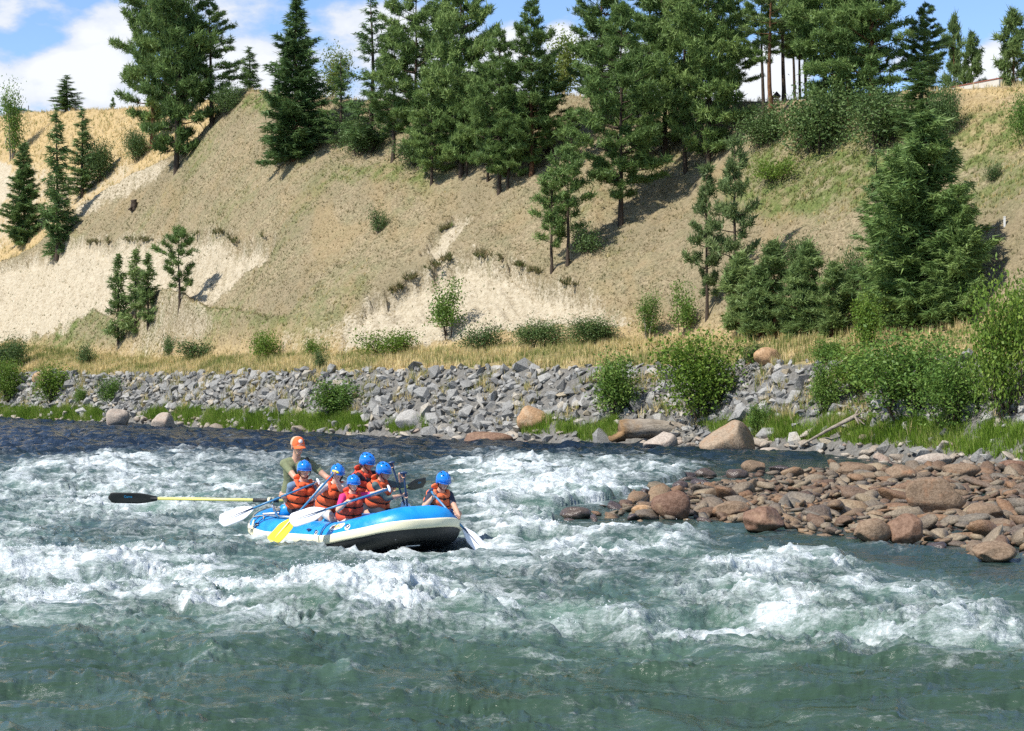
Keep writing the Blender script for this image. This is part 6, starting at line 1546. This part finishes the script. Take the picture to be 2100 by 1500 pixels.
        ridge = [sph_cone(cA + hup * (.122 * math.cos(a)) * s + hf * (.134 * math.sin(a)) * s, .006 * s, cA + hup * (.122 * math.cos(a + .25)) * s + hf * (.134 * math.sin(a + .25)) * s, .006 * s, 6) for a in np.linspace(-1.2, 1.0, 9)]
        sub("ridge", ridge, M_HELMET, he2)
        sub("vent", [ellipsoid(cA + (hup * (.108 * math.cos(a)) + hf * (.118 * math.sin(a)) + hl * sx * .052) * s, (hf * .020 * s, hl * .008 * s, hup * .010 * s), 8, 6) for sx in (1, -1) for a in (-.7, -.1, .5)], M_STRAP, he2)
        sub("rim", [sph_cone(cA + hup * -.022 * s + (hf * math.cos(a) * .136 + hl * math.sin(a) * .116) * s, .008 * s, cA + hup * -.022 * s + (hf * math.cos(a + .2) * .136 + hl * math.sin(a + .2) * .116) * s, .008 * s, 6) for a in np.linspace(-1.2, 1.0, 12)], M_HELMET, he2)
        st = []
        for sx in (1, -1):
            p = [hc + hl * sx * .098 * s - hup * .02 * s, hc + hl * sx * .085 * s - hup * .07 * s + hf * .02 * s, hc + hl * sx * .03 * s - hup * .118 * s + hf * .05 * s, hc - hup * .122 * s + hf * .052 * s]
            st += [sph_cone(p[q], .007 * s, p[q + 1], .007 * s, 6) for q in range(3)]
        sub("chin_strap", st, M_STRAP, he2)
    else:
        def dome(a0, a1, mat, nm, par, k=14, n=8):
            V = []
            for th_ in np.linspace(0, 1, n):
                for q in range(k + 1):
                    ph = a0 + (a1 - a0) * q / k; z_ = -.005 + .108 * math.sin(th_ * math.pi / 2); rr_ = max(.03, math.cos(th_ * math.pi / 2) ** .62)
                    V.append(cA + hup * z_ * s + (hf * math.cos(ph) * .112 + hl * math.sin(ph) * .098) * s * rr_)
            V = np.array([list(x) for x in V]); idx = np.arange(n * (k + 1)).reshape(n, k + 1); Q = np.stack([idx[:-1, :-1], idx[:-1, 1:], idx[1:, 1:], idx[1:, :-1]], -1).reshape(-1, 4)
            Vi = np.array(cA) + (V - np.array(cA)) * .96
            return obj(nm, make_mesh(nm, np.concatenate([V, Vi]) - o3, np.concatenate([Q, Q[:, ::-1] + len(V)]), True, [mat]), par)
        cap = dome(-1.35, 1.35, M_ORCAP, "cap", e); dome(1.352, 6.2832 - 1.352, M_BEIGE, "mesh_back", cap)
        V = []
        for u in np.linspace(0, 1, 7):
            for q in np.linspace(-1, 1, 11):
                base_ = cA + (hf * math.cos(q * 1.1) * .110 + hl * math.sin(q * 1.1) * .097) * s; V.append(base_ + (hf * (.075 * (1 - .55 * q * q)) * u - hup * (.018 * u + .022 * q * q * u + .004)) * s)
        V = np.array([list(x) for x in V]); idx = np.arange(77).reshape(7, 11); Q = np.stack([idx[:-1, :-1], idx[:-1, 1:], idx[1:, 1:], idx[1:, :-1]], -1).reshape(-1, 4)
        obj("brim", make_mesh("brim", np.concatenate([V, V - np.array(hup) * .006]) - o3, np.concatenate([Q, Q[:, ::-1] + 77]), True, [M_ORCAP]), cap)
        c_ = cA + hf * .098 * s + hup * .055 * s; nn2 = (hf * .9 + hup * .45)
        V, F_ = disc(np.array(c_), np.array(nn2), .030 * s, .010); obj("badge", make_mesh("badge", V - o3, F_, True, [M_CAPW]), cap)
    if vest:
        vm = vest_mat or M_ORVEST; k, n = 40, 34; V = []; ph_ = np.arange(k) * 6.2832 / k
        v0, v1 = -.02, .97
        for j_ in range(n):
            v_ = v0 + (v1 - v0) * j_ / (n - 1); c = H.lerp(N, v_); q = (v_ - v0) / (v1 - v0); tier = abs(math.sin(math.pi * q * 3.4)) ** .55
            ca, cb = (.178 + .02 * math.sin(q * 3.14)) * s, (.140 + .018 * math.sin(q * 3.14)) * s
            shr = 1 - .42 * max(0, (q - .72) / .28) ** 1.6
            for p_ in ph_:
                fr_ = math.cos(p_); puff = (.012 + .040 * tier) * s * (1 - .85 * math.exp(-((abs(math.atan2(math.sin(p_), fr_))) / .09) ** 2)) * (.75 + .25 * abs(fr_))
                arm = math.exp(-((abs(math.sin(p_)) - 1) / .25) ** 2) * max(0, min(1, (q - .5) / .2)) * .035 * s
                V.append(c + fw * (cb * shr + puff - arm) * fr_ + l * (ca * shr + puff - arm) * math.sin(p_))
        V = np.array([list(x) for x in V]); idx = np.arange(n * k).reshape(n, k); nx = np.roll(idx, -1, 1)
        Q = np.stack([idx[:-1], nx[:-1], nx[1:], idx[1:]], -1).reshape(-1, 4)
        top = np.array(N - up * .01); bot = np.array(H.lerp(N, v0)); nV = n * k
        T3 = np.concatenate([np.stack([idx[0], 0 * idx[0] + nV, nx[0]], -1)[:, ::-1], np.stack([idx[-1], nx[-1], 0 * idx[-1] + nV + 1], -1)])
        ve = obj("life_vest", make_mesh("life_vest", np.concatenate([V, [bot], [top]]) - o3, [Q, T3], True, [vm]), e)
        for q in (1 / 3.4, 2 / 3.4, 3 / 3.4):
            v_ = v0 + (v1 - v0) * q; c = H.lerp(N, v_); ca, cb = (.178 + .02 * math.sin(q * 3.14) + .022) * s, (.140 + .018 * math.sin(q * 3.14) + .022) * s; shr = 1 - .42 * max(0, (q - .72) / .28) ** 1.6
            pts = [c + fw * cb * shr * math.cos(p_) + l * ca * shr * math.sin(p_) for p_ in np.linspace(0, 6.2832, 29)]
            sub("strap", [sph_cone(pts[a], .0125 * s, pts[a + 1], .0125 * s, 6, 2) for a in range(28)], M_STRAP, ve)
            sub("buckle", [ellipsoid(c + fw * (cb * shr + .012), (l * .030 * s, fw * .012 * s, up * .020 * s), 8, 6)], M_STRAP, ve)
        sub("shoulder_strap", [sph_cone(N - up * .10 * s + l * sx * .105 * s + fw * .115 * s, .032 * s, N - up * .012 * s + l * sx * .115 * s + fw * .02 * s, .036 * s) for sx in (1, -1)] + [sph_cone(N - up * .012 * s + l * sx * .115 * s + fw * .02 * s, .036 * s, N - up * .10 * s + l * sx * .10 * s - fw * .10 * s, .034 * s) for sx in (1, -1)], vm, ve)
        sub("collar", [ellipsoid(N - fw * .095 * s + up * .012 * s, (l * .130 * s, fw * .038 * s, up * .058 * s), 14, 8)], vm, ve)
    tag(e, label, "person", "rafting crew")
    return e, S_
def along(pd, t_): return PAD[pd][0].lerp(PAD[pd][1], t_)
def axis(pd): return (PAD[pd][1] - PAD[pd][0])
F0 = RH.copy()
def dirw(x, y, z=0): return Vector((x, y, z)).normalized()
def seat_feet(x, y, s=1.0, inn=.28, fwd=.42):
    sg = -1 if y > 0 else 1
    return [loc2w(x + fwd, y + sg * inn + .08, .16), loc2w(x + fwd, y + sg * inn - .10, .16)]
# rear starboard: man in blue-grey shirt
person("smiling person in sunglasses and blue-grey shirt, blue helmet, rearmost on the near side", at(613, 1040, 31.62), at(622, 985, 31.50), dirw(.35, -1, -.05), F0,
       [(along('man', .01), axis('man')), (along('man', .36), axis('man'))], 1.0, 'short', M_BSHIRT, M_SHORTS, M_SKIN, shades=True, feet=seat_feet(-.45, -.8))
person("person with white sleeves raising a yellow paddle grip in front of the face", at(672, 1042, 31.25), at(688, 989, 31.08), dirw(.45, -1, -.12), F0,
       [(along('woman', .01), axis('woman')), (along('woman', .44), axis('woman'))], .94, 'short', M_WSHIRT, M_KHAKI, M_SKIN2, long_hair=True, feet=seat_feet(.1, -.65), nod=.15)
person("smallest person, in pink shirt and orange vest, at the near side of the bow", at(714, 1066, 30.55), at(722, 1010, 30.45), dirw(.5, -1, -.25), F0,
       [(along('child', .01), axis('child')), (along('child', .40), axis('child'))], .88, 'short', M_PINK, M_KHAKI, M_SKIN2, vest_mat=M_VEST2, feet=seat_feet(.95, -.65), nod=.12)
person("person in black long sleeves, highest blue helmet, leaning forward on the far side", at(743, 1028, 32.75), at(746, 966, 32.45), dirw(1, -.45, -.2), dirw(.85, -.5),
       [(along('dark', .02), axis('dark')), (along('dark', .42), axis('dark'))], 1.0, 'longest', M_DARKS, M_SHORTS, M_SKIN, vest_mat=M_VEST2, long_hair=True, feet=seat_feet(-.8, .65), nod=.3)
person("person in grey long sleeves bent over an upright paddle on the far side", at(773, 1040, 32.05), at(780, 985, 31.85), dirw(1, -.5, -.25), dirw(.85, -.5),
       [(along('grey', .02), axis('grey')), (along('grey', .35), axis('grey'))], .96, 'long', M_GREYS, M_SHORTS, M_SKIN, long_hair=True, feet=seat_feet(-.2, .6), nod=.25)
person("rightmost person, in orange vest, paddling at the far side of the bow", at(893, 1052, 31.0), at(904, 1006, 30.78), dirw(.62, -1, -.3), dirw(.6, -.8),
       [(along('right', .52), axis('right')), (along('right', .05), axis('right'))], .98, 'short', M_NAVY, M_SHORTS, M_SKIN, vest_mat=M_VEST3, feet=[loc2w(1.45, .62, .28), loc2w(1.45, .42, .28)], nod=.2)
axL, axR = (tipL - GL), (tipR - GR)
ge, _ = person("guide in orange cap and olive shirt sitting highest at the stern between the oars", at(602, 1012, 33.0), at(608, 938, 32.85), dirw(.6, -1, -.2), dirw(.12, -1),
       [(GR + axR.normalized() * .08, axR), (GL + axL.normalized() * .08, axL)], 1.15, 'short', M_OLIVE, M_KHAKI, M_SKIN, vest=False, headgear='cap', feet=[loc2w(-1.0, .12, .2), loc2w(-1.0, -.3, .2)], nod=.12)
gp = Vector(ge.location)
def gsub(pts, r, nm, mat):
    q = Soup(); [q.put(sph_cone(pts[a] - gp, r, pts[a + 1] - gp, r, 8)) for a in range(len(pts) - 1)]; return obj(nm, q.mesh(nm, [mat]), ge)
gsub([at(630, 942, 32.72), at(630, 950, 32.66), at(627, 964, 32.66), at(622, 980, 32.72)], .034, "chest_strap", M_STRAP)
